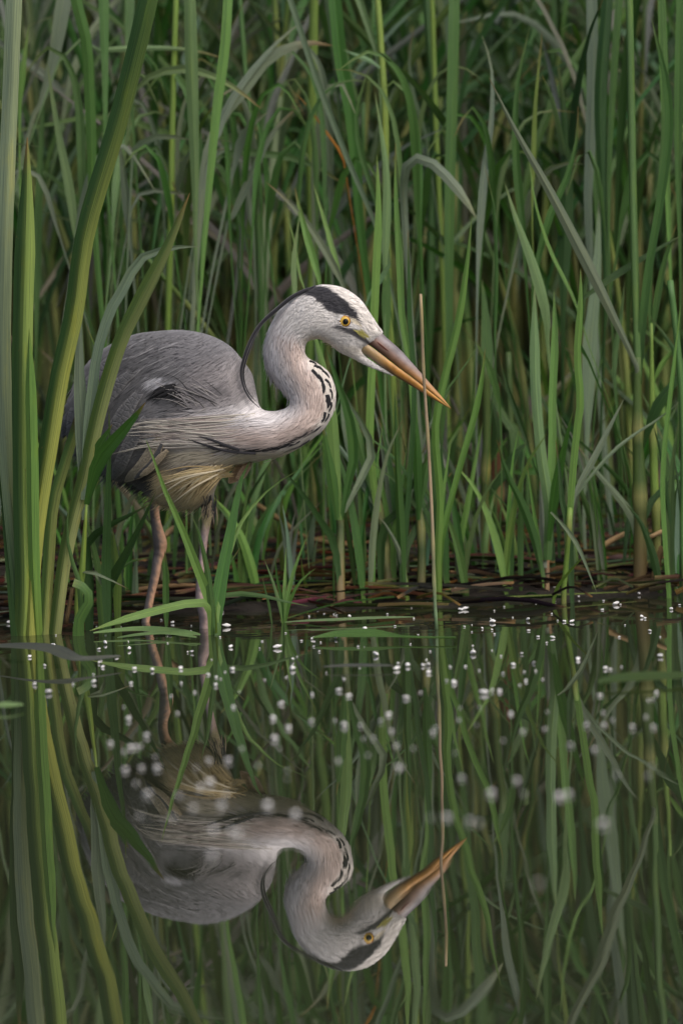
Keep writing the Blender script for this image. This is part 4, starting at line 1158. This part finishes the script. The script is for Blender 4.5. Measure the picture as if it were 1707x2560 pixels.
B('bright pointed blade rising over the heron\'s shoulder', 0.42, ('leaf', 25, 'b', "500,760 505,689 524,459 543,268 563,115 570,4", dict(shape='lance')))
B('long leaf arching to the right over the heron\'s back', 0.6, ('leaf', 21, 'q', "328,260 337,230 383,187 459,172 536,191 597,226 653,272", dict(shape='lance', lean=-.1)), ('leaf', 16, 'q', "150,150 240,128 360,120 480,125 570,150", {}))
B('grey drooping leaf tip below the arching leaf', 0.55, ('leaf', 17, 's', "330,420 337,383 367,348 421,341 480,350"), ('leaf', 14, 's', "330,520 341,494 367,475 420,480 475,486"), ('leaf', 26, 's', "330,640 318,520 305,400 296,330"))
B('two grey leaves arching together to the right at the top centre', 0.55, ('leaf', 25, 's', "505,480 530,350 565,280 607,230 665,153 722,119 780,107 832,114", dict(face=.2, shape='long')), ('leaf', 20, 's', "510,450 550,325 569,268 627,180 703,96 764,48"))
B('long straight grey blade slanting down to the head from the top centre', 0.5, ('leaf', 15, 's', "960,640 933,547 875,413 825,287 780,165 726,0"))
B('deep green double blade in the top centre', 0.6, ('leaf', 32, 'v', "900,560 891,421 875,268 852,153 837,0"), ('leaf', 24, 'd', "850,300 838,160 826,40 820,0"))
B('yellow green stem in the top centre left of the deep green blade', 0.7, ('stem', 24, 'y', "780,700 776,421 780,268 785,0", dict(c2=('g', .4))), ('stem', 14, 'g', "650,700 640,430 615,200 600,0"))
B('olive stem with a broken pale leaf at the top right of centre', 0.6, ('stem', 18, 'y', "965,520 963,306 952,115 944,0"), ('leaf', 27, 'q', "952,240 944,153 933,107 898,0"), ('leaf', 12, 'w', "950,170 925,152 890,138 858,124", dict(root=False)))
B('thin blade bowed to the left above the crown', 0.5, ('leaf', 14, 'g', "945,560 936,497 902,383 890,306 902,230 927,161"))
B('wide upright green blade above the forehead', 0.48, ('leaf', 22, 'q', "960,760 963,650 967,459 955,344 936,230"), ('leaf', 24, 'g', "968,900 966,760 964,640 950,560"))
B('grey leaf arching and drooping right above the bill', 0.5, ('leaf', 26, 's', "1010,520 1012,440 1022,402 1047,396 1086,413 1147,478 1190,545", dict(lean=-.08)))
B('grey spoon-like blade in the top right of centre', 0.7, ('leaf', 17, 's', "1075,420 1059,325 1034,249 1022,153 1034,69"))
B('straight green blade above the bill reaching past the top', 0.55, ('leaf', 26, 'g', "1120,900 1122,650 1124,459 1130,230 1135,0"))
B('dark stem pair above the bill', 0.75, ('stem', 24, 'd', "1074,800 1078,574 1086,306 1067,0"), ('stem', 14, 'y', "1100,560 1090,340 1084,150 1080,0"))
B('thin orange dying leaf slanting in the top centre', 0.6, ('leaf', 6.5, 'a', "871,478 856,394 825,344 764,260 732,226", dict(mat='dead', c2=('o', .75))))
B('grey pointed blade leaning left above the nape', 0.42, ('leaf', 19, 's', "880,780 837,670 780,574 722,505 665,455"), ('leaf', 14, 'b', "860,740 856,712 814,562 783,459"))
B('bright green blade right behind the nape', 0.38, ('leaf', 20, 'b', "800,740 795,689 757,555 737,469"), ('leaf', 16, 'q', "736,800 737,727 734,650 749,540"), ('leaf', 7, 'b', "770,760 750,690 735,600 713,518"))
B('leaf arching low across the bed behind the crest', 0.6, ('leaf', 19, 'g', "520,470 561,386 646,383 741,398 818,432 887,482"), ('leaf', 22, 's', "560,600 581,543 646,402 684,329 751,260"), ('leaf', 26, 's', "580,440 619,325 669,281", dict(face=.3)))
B('drooping grey blade with a small hole at the top right', 0.5, ('leaf', 21, 's', "1192,760 1198,595 1211,425 1228,298 1228,170 1204,89", dict(face=.2)))
B('pointed blade bending left in the upper right', 0.48, ('leaf', 23, 'g', "1316,720 1308,595 1291,425 1287,298 1296,191 1324,64"), ('leaf', 12, 'y', "1330,560 1332,425 1338,255 1355,77"))
B('broad dark green blade in the upper right', 0.6, ('leaf', 38, 'd', "1406,820 1410,638 1415,425 1406,255 1393,162"))
B('thin blade bowed to the right crossing the dark one', 0.42, ('leaf', 19, 'v', "1330,760 1338,680 1372,544 1415,446 1440,353 1444,264"))
B('two hair-thin arching blades right of the bill', 0.4, ('leaf', 10, 'b', "1470,860 1432,744 1376,629 1338,510 1319,378"), ('leaf', 10, 'g', "1236,930 1236,850 1240,680 1236,531 1211,417"))
B('pale pointed blade leaning left right of the bill', 0.38, ('leaf', 25, 'q', "1372,900 1364,786 1330,659 1291,553 1261,457"))
B('wide greyish blade standing between dark stems at the right', 0.5, ('leaf', 38, 's', "1466,1120 1470,1000 1474,850 1491,680 1497,489", dict(c2=('s', .3))))
B('grey vertical blade at the top of the right side', 0.6, ('leaf', 31, 's', "1470,560 1474,383 1478,255 1480,128 1478,0"))
B('slanting dark leaf running in from the right edge', 0.36, ('leaf', 19, 'd', "1440,760 1504,710 1610,642 1704,587", dict(root=False)), ('leaf', 12, 'd', "1690,930 1682,871 1650,825 1623,791"))
B('dark green wide blade at the top right', 0.55, ('leaf', 32, 'd', "1512,760 1508,510 1500,255 1517,0"), ('leaf', 18, 'g', "1524,700 1521,468 1529,255 1546,0"))
B('bright upright blade at the top right edge', 0.5, ('leaf', 22, 'b', "1680,760 1668,500 1661,255 1653,0"), ('leaf', 22, 'g', "1700,700 1694,400 1700,0"))
B('green blade between the bill and the grey leaf', 0.4, ('leaf', 20, 'g', "1250,1040 1236,960 1216,905 1186,850", {}), ('leaf', 14, 'd', "1330,1150 1300,1060 1262,950 1250,880", {}))
B('upright green blade right of the pale pair in the right shallows', 0.36, ('leaf', 20, 'v', "1470,900 1446,860 1452,760 1452,672", {}), ('leaf', 14, 'g', "1540,1020 1535,900 1550,800 1561,700", {}))
B('curled pale leaf behind the forehead', 0.42, ('leaf', 15, 'w', "915,760 925,735 950,700 970,670 976,640 972,618", dict(fold=.1)))

def spray(label, x0, seed, n=5, Y=0.6, y0=620, span=190):
    q = random.Random(seed); parts = []
    for i in range(n):
        dr = q.choice((-1, 1)); xs = x0 + q.uniform(-60, 60); top = q.uniform(60, 420); w = q.uniform(13, 24); reach = dr * q.uniform(.5, 1.1) * span
        fall = q.uniform(-10, 150)
        parts.append(('leaf', w, q.choice('sgsqgv'), "%d,%d %d,%d %d,%d %d,%d %d,%d" % (xs, y0, xs + reach * .08, top + 170, xs + reach * .3, top + 45, xs + reach * .62, top + fall * .15, xs + reach, top + fall),
                      dict(Y=Y + q.uniform(-.08, .12), lean=q.uniform(-.12, .06), face=q.uniform(-.3, .4), shape='lance', twist=q.uniform(-.4, .4))))
    B(label, Y, *parts)
for lab, x0, sd, n in (("spray of bent arching leaves at the upper left beside the sword leaf", 200, 3, 5), ("spray of bent arching leaves above the heron's tail", 330, 4, 5), ("spray of bent arching leaves above the heron's back", 460, 5, 6),
                       ("spray of bent arching leaves above the heron's shoulder", 580, 6, 6), ("spray of bent arching leaves above the crest plumes", 690, 7, 6), ("spray of bent arching leaves above the heron's crown", 810, 8, 5),
                       ("spray of bent arching leaves above the bill", 1020, 9, 5), ("spray of bent arching leaves in the upper right of the bed", 1260, 10, 5), ("spray of bent arching leaves near the upper right corner", 1500, 11, 4)):
    spray(lab, x0, sd, n)

# ------------------------------------------------------------------ the rest of the reed bed
def rand_reed(r, x, y, h, nleaf, dark=1.0, pal=None, calm=False):
    """one reed as (kind, verts, faces, colours, luv) pieces"""
    gz = float(ground(x, y)) - 0.03
    lx, ly = r.gauss(0, 0.08), r.gauss(0, 0.08)
    P = np.array([(x, y, gz), (x + lx * .3, y + ly * .3, gz + h * .4), (x + lx, y + ly, gz + h * 0.68)])
    pal = pal or r.choice(['g', 'g', 'b', 'o', 'v', 'v', 'd'])
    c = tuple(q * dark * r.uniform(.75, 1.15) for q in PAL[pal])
    pieces = [('stem',) + tube_mesh(P, [0.0048 * r.uniform(.7, 1.25), 0.004, 0.0025], c, n=9, k=6, rnd=r.random(), cols2=(PAL['n'], r.uniform(.06, .16)), node=(.25, .5, .75))]
    a0 = r.uniform(0, 6.28)
    for i in range(nleaf):
        t = 0.34 + 0.62 * i / max(1, nleaf - 1) + r.uniform(-.04, .04)
        p0 = catmull(P, 21)[int(min(20, t * 20))]
        a = a0 + math.pi * i + r.uniform(-.7, .7)
        up = r.uniform(0.55, 1.25); ln = r.uniform(0.34, 0.66) * (1.1 - 0.3 * t)
        d = np.array([math.cos(a), math.sin(a) * 0.8, 0]); droop = r.choice([0.0, 0.05, 0.12, 0.15 if calm else 0.45, 0.1 if calm else 0.8]) * r.uniform(.3, 1)
        Q = [p0, p0 + (d * 0.13 + np.array([0, 0, up * .4])) * ln, p0 + (d * 0.38 + np.array([0, 0, up * .72 - droop * .2])) * ln, p0 + (d * (0.62 + droop * .5) + np.array([0, 0, up * .95 - droop])) * ln]
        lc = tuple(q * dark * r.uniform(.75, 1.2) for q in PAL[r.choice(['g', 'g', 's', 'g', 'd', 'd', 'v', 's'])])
        pieces.append(('leaf',) + leaf_mesh(np.array(Q), r.uniform(0.007, 0.0135), lc, r.uniform(-.9, .9), r.choice((-1, 1)) * r.uniform(.15, .4), 'lance', rnd=r.random(), twist=r.uniform(-.9, .9), nseg=10))
    return pieces

r = random.Random(5)
spots = []
for band, (y0, y1, n) in enumerate([(0.72, 1.0, 14), (0.95, 1.35, 36), (1.35, 1.85, 50)]):
    half = 0.47
    for i in range(n):
        x = -half + 2 * half * (i + r.uniform(.05, .95)) / n
        spots.append((x, r.uniform(y0, y1), band))
RANK = ['front', 'middle', 'back']
MARK = [(60, 'behind the sword leaves'), (200, 'behind the diagonal sword leaf'), (310, "above the heron's tail"), (420, "above the heron's back"), (540, "above the heron's shoulder"),
        (650, 'behind the crest plumes'), (740, 'behind the nape'), (830, "above the heron's crown"), (920, 'behind the forehead'), (1000, 'behind the base of the bill'), (1070, 'behind the dry stalk'),
        (1150, 'just right of the bill tip'), (1230, 'behind the reddish dead stem'), (1310, 'left of the orange stem clump'), (1380, 'behind the orange stem clump'), (1460, 'behind the leaning reed shoot'),
        (1540, 'left of the thickest olive stem'), (1610, 'behind the thickest olive stem'), (1690, 'at the right edge of the bed')]
SHADE = 1.0
HUE = dict(g='mid green', b='bright green', y='yellow green', o='olive', v='deep green')
for x, y, band in spots:
    px, py = px_of((x, y, 0.4))
    h = r.uniform(0.75, 1.25)
    if band == 0: h = r.uniform(0.45, 1.0)
    pal = r.choice(['g', 'g', 'b', 'v', 'v', 'g', 'o']); nl = r.randint(5, 7)
    mk = min(MARK, key=lambda m: abs(m[0] - px))[1]
    e = empty('reed', (x, y, float(ground(x, y)) - 0.03))
    tag(e, '%s %s reed of the %s rank %s' % ('tall' if h > 0.95 else 'short', HUE[pal], RANK[band], mk), 'reed', 'reeds of the %s rank in the dense bed' % RANK[band])
    for kind, v, f, c, lu in rand_reed(r, x, y, h, nl, 0.85, pal, band == 0):
        mesh_obj(kind, v, f, M_stem if kind == 'stem' else M_leaf, e, c, lu)

by_label = {}
for o in list(bpy.data.objects):
    if o.get('label') and o.get('category') == 'reed' and o.parent is None: by_label.setdefault(o['label'], []).append(o)
for lab, os_ in by_label.items():
    if len(os_) < 2: continue
    os_.sort(key=lambda o: o.location.x)
    for i, o in enumerate(os_):
        o['label'] = lab + (', leftmost one' if i == 0 else ', rightmost one' if i == len(os_) - 1 else ', %s from left' % ('second', 'third', 'fourth')[min(i - 1, 2)])

def merged(name, pieces, mat, label, cat):
    V = []; F = []; C = []; U_ = []; o = 0
    for p in pieces:
        v, f, c, lu = p[-4:]
        V.append(v); C.append(c); U_.append(lu); F += [tuple([i + o for i in q]) for q in f]; o += len(v)
    ob = mesh_obj(name, np.vstack(V), F, mat, None, np.vstack(C), np.vstack(U_)); tag(ob, label, cat, kind='stuff'); return ob

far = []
kinds = [rand_reed(r, 0.0, 1.0, r.uniform(0.95, 1.5), 4, 0.75, r.choice(['d', 'd', 'v', 'g', 'o'])) for _ in range(36)]  # greens picked and scaled darker, painting in the shade deep in the bed
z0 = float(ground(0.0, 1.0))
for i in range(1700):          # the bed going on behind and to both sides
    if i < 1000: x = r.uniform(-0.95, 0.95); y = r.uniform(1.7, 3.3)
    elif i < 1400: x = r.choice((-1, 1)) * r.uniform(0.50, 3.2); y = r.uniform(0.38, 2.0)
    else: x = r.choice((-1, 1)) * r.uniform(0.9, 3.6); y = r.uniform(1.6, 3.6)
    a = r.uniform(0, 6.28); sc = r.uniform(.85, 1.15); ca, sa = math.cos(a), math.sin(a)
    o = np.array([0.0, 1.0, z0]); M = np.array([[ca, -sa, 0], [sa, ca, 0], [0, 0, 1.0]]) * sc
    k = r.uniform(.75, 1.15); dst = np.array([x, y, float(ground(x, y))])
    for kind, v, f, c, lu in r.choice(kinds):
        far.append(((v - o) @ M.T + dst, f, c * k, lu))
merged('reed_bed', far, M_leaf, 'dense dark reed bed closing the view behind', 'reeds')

# young shoots along the water's edge, each a clump of blades
for x0, Y0, n, h, mark in [(-0.44, .24, 5, .26, 'left of the sword leaves'), (-0.27, .33, 6, .20, "behind the heron's far leg"), (-0.12, .36, 6, .22, "below the heron's breast"), (-0.065, .33, 5, .17, 'left of the thick yellow green stem'),
                           (0.025, .30, 7, .30, 'right of the thick yellow green stem'), (0.075, .34, 7, .34, "below the heron's bill"), (0.135, .31, 7, .30, 'just right of the dry stalk'),
                           (0.205, .33, 7, .28, 'left of the orange stem clump'), (0.325, .36, 6, .30, 'left of the thickest olive stem'), (0.40, .30, 6, .28, 'at the right edge of the photo')]:
    e = empty('reed_shoot', (x0, Y0, -0.02)); tag(e, 'young green shoot at the water edge ' + mark, 'reed shoot', 'young shoots along the bank')
    for i in range(n):
        a = r.uniform(0, 6.28); hh = h * 0.75 * r.uniform(.55, 1.15); d = np.array([math.cos(a), math.sin(a) * .5, 0]) * hh * r.uniform(.08, .5)
        b0 = np.array([x0 + r.gauss(0, .008), Y0 + r.gauss(0, .008), -0.02])
        P = np.array([b0, b0 + d * .2 + (0, 0, hh * .45), b0 + d * .55 + (0, 0, hh * .8), b0 + d + (0, 0, hh)])
        c = tuple(q * r.uniform(.8, 1.15) for q in PAL[r.choice(['b', 'g', 'v', 'g', 's', 'd'])])
        v, f, cc, lu = leaf_mesh(P, r.uniform(.006, .012), c, r.uniform(-.6, .6), r.choice((-1, 1)) * r.uniform(.2, .45), 'lance', rnd=r.random(), cols2=(PAL['y'], .25), nseg=14)
        mesh_obj('leaf', v, f, M_leaf, e, cc, lu)

# low leaves, sedge and litter at the foot of the reeds
low = []
for i in range(420):
    x = r.uniform(-0.62, 0.62); y = 0.37 + abs(r.gauss(0, 0.55))
    z = float(ground(x, y)); h = r.uniform(0.07, 0.30) * (0.6 + 0.4 * min(1, y))
    a = r.uniform(0, 6.28); d = np.array([math.cos(a), math.sin(a), 0]) * h * r.uniform(.1, .8)
    P = np.array([(x, y, z - .01), (x, y, z + h * .5) + d * .25, (x, y, z + h) + d])
    c = tuple(q * r.uniform(.6, 1.1) for q in PAL[r.choice(['g', 'g', 's', 'd', 'b', 'v'])])
    low.append(leaf_mesh(P, r.uniform(.004, .010), c, r.uniform(-.8, .8), .3, 'lance', rnd=r.random(), nseg=8))
merged('bank_grass', low, M_leaf, 'low grass and young shoots along the muddy bank', 'grass')
lit = []
for i in range(950):
    x = r.uniform(-0.62, 0.62); y = (0.33 + abs(r.gauss(0, 0.40))) if i < 600 else float(shore(x)) + r.gauss(0.0, 0.07); z = max(0.002, float(ground(x, y))) + r.uniform(.002, .014)
    a = r.gauss(0, .5) + (math.pi if r.random() < .5 else 0); l = r.uniform(.04, .20)
    d = np.array([math.cos(a), math.sin(a) * .8, r.uniform(-.08, .10)]) * l
    m = np.array([0, 0, r.uniform(0, .012)])
    P = np.array([(x, y, z), np.array((x, y, z)) + d * .5 + m, np.array((x, y, z)) + d])
    c = tuple(q * r.uniform(.12, .48) for q in PAL[r.choice(['n', 'n', 'k', 'o', 'k', 'k', 'n', 't'])])
    lit.append(leaf_mesh(P, r.uniform(.002, .007), c, r.uniform(-1, 1), .3, 'strip', rnd=r.random(), nseg=6))
merged('reed_litter', lit, M_dead, 'brown dead reed litter strewn over the mud', 'litter')

# dead stalks that can be told apart
def dead(label, Y, w, c, pts, **k):
    op = dict(dead=1, tip=.8, vary=.1); op.update(k)
    return plant('dead_stalk', label, 'dead stalk', [('stem', w, c, pts, op)], Y=Y, group='dead reed stalks on the bank')
dead('brown stalk lying along the water edge right of the dry stalk', 0.42, 15, 'n', "1104,1430 1180,1440 1262,1446", lean=0.0)
dead('orange brown stalk slanting down to the right behind the breast', 0.55, 14, 'n', "617,1246 700,1299 766,1345 907,1370", lean=-.1)
dead('pinkish dead stalk propped left of the thickest olive stem', 0.42, 15, 't', "1497,1372 1530,1350 1568,1331", lean=0.0)
dead('pale broken stalk lying by the right edge', 0.36, 11, 't', "1619,1345 1650,1330 1684,1316", lean=0.0)
dead('broken upright brown stub at the foot of the slender yellow stem', 0.32, 18, 'n', "1632,1455 1642,1410 1654,1366", lean=0.0)
dead('orange stalk leaning behind the leaning reed shoot', 0.5, 9, 'a', "1490,1445 1530,1415 1580,1395", lean=0.0)
dead('curled brown dead leaf before the slanting reed stem', 0.3, 13, 'n', "868,1470 890,1440 915,1412 952,1384", lean=0.05)
dead('long brown stalk lying across the mud behind the legs', 0.33, 12, 'n', "250,1500 357,1472 473,1463 560,1470", lean=0.02)
dead('reddish stalk lying on the mud left of the legs', 0.30, 10, 'r', "270,1512 330,1490 395,1482", lean=0.02)
dead('orange twig end sticking out behind the far leg', 0.5, 14, 't', "410,1342 428,1326 446,1312", lean=0.0)
dead('brown stalk standing in the water by the sword leaves', 0.12, 12, 'n', "165,1560 175,1510 182,1470", lean=0.0)

# ------------------------------------------------------------------ leaves afloat
def floating(label, w, c, pts, z=0.004, **k):
    pts = parse(pts); P = np.array([on_water(x, y, z) for x, y in pts])
    P[:, 2] = [max(0.003, z + q) for q in k.get('dz', [0] * len(pts))]
    n = 22; C = catmull(P, n); T = np.gradient(C, axis=0); T /= np.linalg.norm(T, axis=1)[:, None]
    t = np.linspace(0, 1, n); prof = np.sin(np.pi * np.clip(t * .94 + .03, 0, 1)) ** .6 if not k.get('tail') else np.interp(t, [0, .15, .35, .6, 1], [.1, .8, 1, .25, .08])
    V = []; us = (-1, -.5, 0, .5, 1)
    tl = k.get('tilt', 0.15)
    for i in range(n):
        s = np.cross((0, 0, 1), T[i]); s /= np.linalg.norm(s)
        s = s * math.cos(tl) + np.array([0, 0, math.sin(tl)])
        for u in us:
            V.append(C[i] + s * u * w / 2 * prof[i] + np.array([0, 0, abs(u) * w * .06 + max(0, w / 2 * prof[i] * math.sin(abs(tl)))]))
    F = [(i * 5 + j, i * 5 + j + 1, i * 5 + j + 6, i * 5 + j + 5) for i in range(n - 1) for j in range(4)]
    lu = np.stack([np.tile(us, n), np.repeat(t, 5) * .3, np.full(n * 5, random.random())], 1)
    o = mesh_obj('floating_leaf', np.array(V), F, M_leaf, None, np.tile(np.array(vary(PAL[c], .08)), (n * 5, 1)), lu)
    tag(o, label, 'leaf', 'leaves afloat on the pond'); return o
floating('green lens-shaped leaf afloat left of the dry stalk', 0.030, 'g', "782,1598 860,1594 940,1594 1040,1597 1139,1597", tail=1, tilt=.25)
floating('thin pale leaf lying flat on the water right of the small tuft', 0.009, 'q', "712,1557 780,1554 849,1552 930,1548 1035,1544", tilt=.3)
floating('grey twisted leaf lifted off the water at the lower left edge', 0.020, 'x', "-40,1640 67,1648 134,1654 179,1662 214,1662 304,1652", z=0.004, dz=[.010, .012, .011, .006, .004, .004], tilt=.3)
floating('green leaf half sunk in front of the far leg', 0.016, 'q', "235,1585 300,1580 360,1578 440,1584 500,1590", tilt=.3)
floating('thin pale leaf tip afloat below the far leg', 0.010, 'q', "295,1596 357,1589 424,1586 491,1595", tilt=.3)
floating('faint grey leaf sunk low on the open water', 0.014, 'x', "807,1669 870,1667 930,1667 985,1666", tilt=.15)
floating('olive leaf under the surface at the right edge', 0.05, 'o', "1500,1712 1580,1704 1660,1700 1740,1694", tilt=.1)
floating('grey green leaf floating at the far left water edge', 0.02, 'q', "-30,1770 20,1768 60,1764", tilt=.2)
floating('narrow leaf floating at the left foot of the sword leaves', 0.016, 's', "-20,1545 20,1538 60,1530", tilt=.3)

# ------------------------------------------------------------------ white fluff on the water
def fluff_mesh(seed, k):
    q = random.Random(seed); import bmesh
    b = bmesh.new(); bmesh.ops.create_icosphere(b, subdivisions=3, radius=1.0)
    q0 = q.random()
    cs = [Vector((q.uniform(-1, 1), q.uniform(-1, 1), q.uniform(-.2, .8))).normalized() for _ in range(k)]
    for v in b.verts:
        d = v.co.normalized(); m = max((d.dot(c) for c in cs), default=0)
        v.co = d * (0.55 + 0.55 * max(0, m) ** 3); v.co.z = v.co.z * 0.8 + 0.25; v.co.x *= 1 + 0.5 * q0; v.co.y *= 1 - 0.25 * q0
    me = bpy.data.meshes.new('fluff'); b.to_mesh(me); b.free()
    a = me.attributes.new('col', 'FLOAT_COLOR', 'POINT'); a.data.foreach_set('color', [0.76, 0.76, 0.74, 1] * len(me.vertices))
    me.polygons.foreach_set('use_smooth', [True] * len(me.polygons)); me.materials.append(M_foam); return me
FL = [fluff_mesh(i, k) for i, k in enumerate((3, 4, 5, 6, 7, 2))]
def P5(s): return [(600 + .4145 * a, 1200 + .4145 * b) for a, b in parse(s)]
def P3(s): return [(.4464 * a, 1200 + .4464 * b) for a, b in parse(s)]
def P6(s): return [(1100 + .3871 * a, 1000 + .3871 * b) for a, b in parse(s)]
def PR(s): return [(250 + .6059 * a, 1750 + .6059 * b) for a, b in parse(s)]
def PE(s): return [(1100 + .4082 * a, 1600 + .4082 * b) for a, b in parse(s)]
def PL(s): return [(.3658 * a, 1700 + .3658 * b) for a, b in parse(s)]
fl = P5("875,755 887,810 660,822 675,820 1120,757 755,900 578,955 487,980 440,958 370,970 445,1005 475,1035 118,1017 225,1010 318,1087 150,1205 280,1190 315,1140 720,1125 522,1165 625,1200 595,1270 655,1303 436,1295 818,1055 950,1108 945,1140 1007,1120 1100,1120 1122,1085 1135,1115 1140,1160 1265,1127 1358,1125 1440,1148 1245,1212 1287,1222 1520,1272 1470,1285 1090,1282 1000,1315 1350,885 1460,895 1535,930 1545,925 1525,855 1400,1005 1408,1045 795,705 570,780 563,812 30,560 680,530 1285,707")
fl += P3("615,770 905,785 970,800 680,825 935,865 955,868 1070,848 1245,740 1270,820 460,845 300,925 725,948 555,948 558,1000 555,1025 578,1048 525,1090 523,1133 255,1040 165,990 755,1058 855,1065 733,1140 410,1145 197,1145 275,1190 1075,965 1292,935 1455,942 1555,940 1015,1055 1018,1138 1262,1075 1300,1060 1235,1115 1212,1105 1210,1150 1165,1090 960,1210 1088,1190 1485,1115 1340,1185 940,670 950,675 800,650 698,678 655,990 590,915 1138,828 50,800")
fl += P6("482,1230 740,1305 740,1260 850,1432 1280,1257 1485,1350 1300,1400 1320,1410 1193,1455 1350,1492 1420,1530 1155,1532 1045,1355 1135,1318 153,1465 270,1475 333,1485 345,1510 368,1512 565,1420 390,1655 525,1640 465,1710 600,1700 615,1750 540,1755 685,1570 890,1675 1420,1655 403,1768 515,1840 555,1815 660,1805 160,1720 250,1745 65,1720 45,1810 90,1825 285,1890 340,1880 380,1880 570,1490 630,1530 725,1535 800,1430 1340,1190 545,1140 1015,1045 895,1280 160,1350 130,1355")
fl += PE("375,105 440,150 385,210 155,160 240,185 60,160 40,250 85,260 580,140 580,180 500,195 845,115 490,280 525,255 270,325 322,312 365,312 1010,175 1040,180 1110,165 115,490 120,415 240,415 222,520 505,560 655,440 640,545 385,615 430,450 995,445 1055,490 1000,520 895,522 1175,535 1260,470 1275,465 1305,535 1350,98 975,340 1270,370 1300,365 1320,325 90,690 135,845 465,860 315,940 505,940 735,955 785,945 1080,830 1295,770 1270,830 240,1120 180,1110 995,1125 800,645 945,670 600,1490 40,1085 625,240")
fl += PR("100,30 120,80 193,148 45,180 130,195 150,195 170,190 100,215 228,235 237,280 170,280 107,290 150,345 195,390 162,480 410,360 455,340 400,280 448,250 530,250 585,200 652,270 775,290 772,325 518,390 500,435 385,445 325,395 300,485 545,545 570,555 470,535 460,640 615,600 690,435 805,470 857,570 550,30 318,55 748,15 710,75 775,115 717,160 740,200 873,88 970,85 1005,105 1075,108 1190,60 1158,88 1200,128 1085,160 1223,188 1290,200 1128,158 1105,228 982,250 1245,275 1230,280 1370,135 1385,115 1465,215 1480,85 1555,100 1495,320 1360,485 1430,485 1180,705 1045,700 1190,590 1350,630 880,170 830,170 1005,490 290,110 300,30 845,150 1270,130 1352,210 1040,140")
fl += PL("238,30 90,85 640,20 335,90 150,248 120,325 330,260 653,228 855,185 885,270 1178,115 1210,228 1240,20 893,28 795,85 500,30 1005,380 565,498 515,590 475,640 575,685 565,770 585,910 205,605 215,895 625,450 758,432 860,610 965,598 1075,600 1005,785 1060,520 1220,790 955,930 1185,935 1185,315 740,300 40,1050 315,130")
keep = []
for p in fl:
    if all((p[0] - q[0]) ** 2 + (p[1] - q[1]) ** 2 > 60 for q in keep): keep.append(p)
q = random.Random(9)
tiny = [(q.uniform(100, 1700), q.triangular(1480, 1660, 1530)) for _ in range(60)]
for x, y in keep[:240] + tiny[:max(0, 295 - min(240, len(keep)))]:
    small = (x, y) in tiny
    near = float(np.clip((y - 1480) / 250, 0, 1))
    rad = (q.uniform(0.0009, 0.0016) if small else q.choice((0.0015, 0.0020, 0.0027, 0.0036)) * q.uniform(.8, 1.15))
    p = on_water(x, y, rad * .3)
    if p[1] > 0.46: continue
    o = bpy.data.objects.new('white_fluff', q.choice(FL)); COL.objects.link(o)
    gz = max(0.0, float(ground(p[0], p[1])))
    o.location = (p[0], p[1], gz + rad * 0.3); o.scale = (rad, rad, rad * .85); o.rotation_euler = (q.uniform(-.3, .3), q.uniform(-.3, .3), q.uniform(0, 6.3))
    tag(o, 'tiny speck of white fluff floating on the water' if small else 'small tuft of white fluff floating on the water', 'fluff', 'tiny white specks on the pond' if small else 'white fluff tufts on the pond')
print('fluff', len(keep))
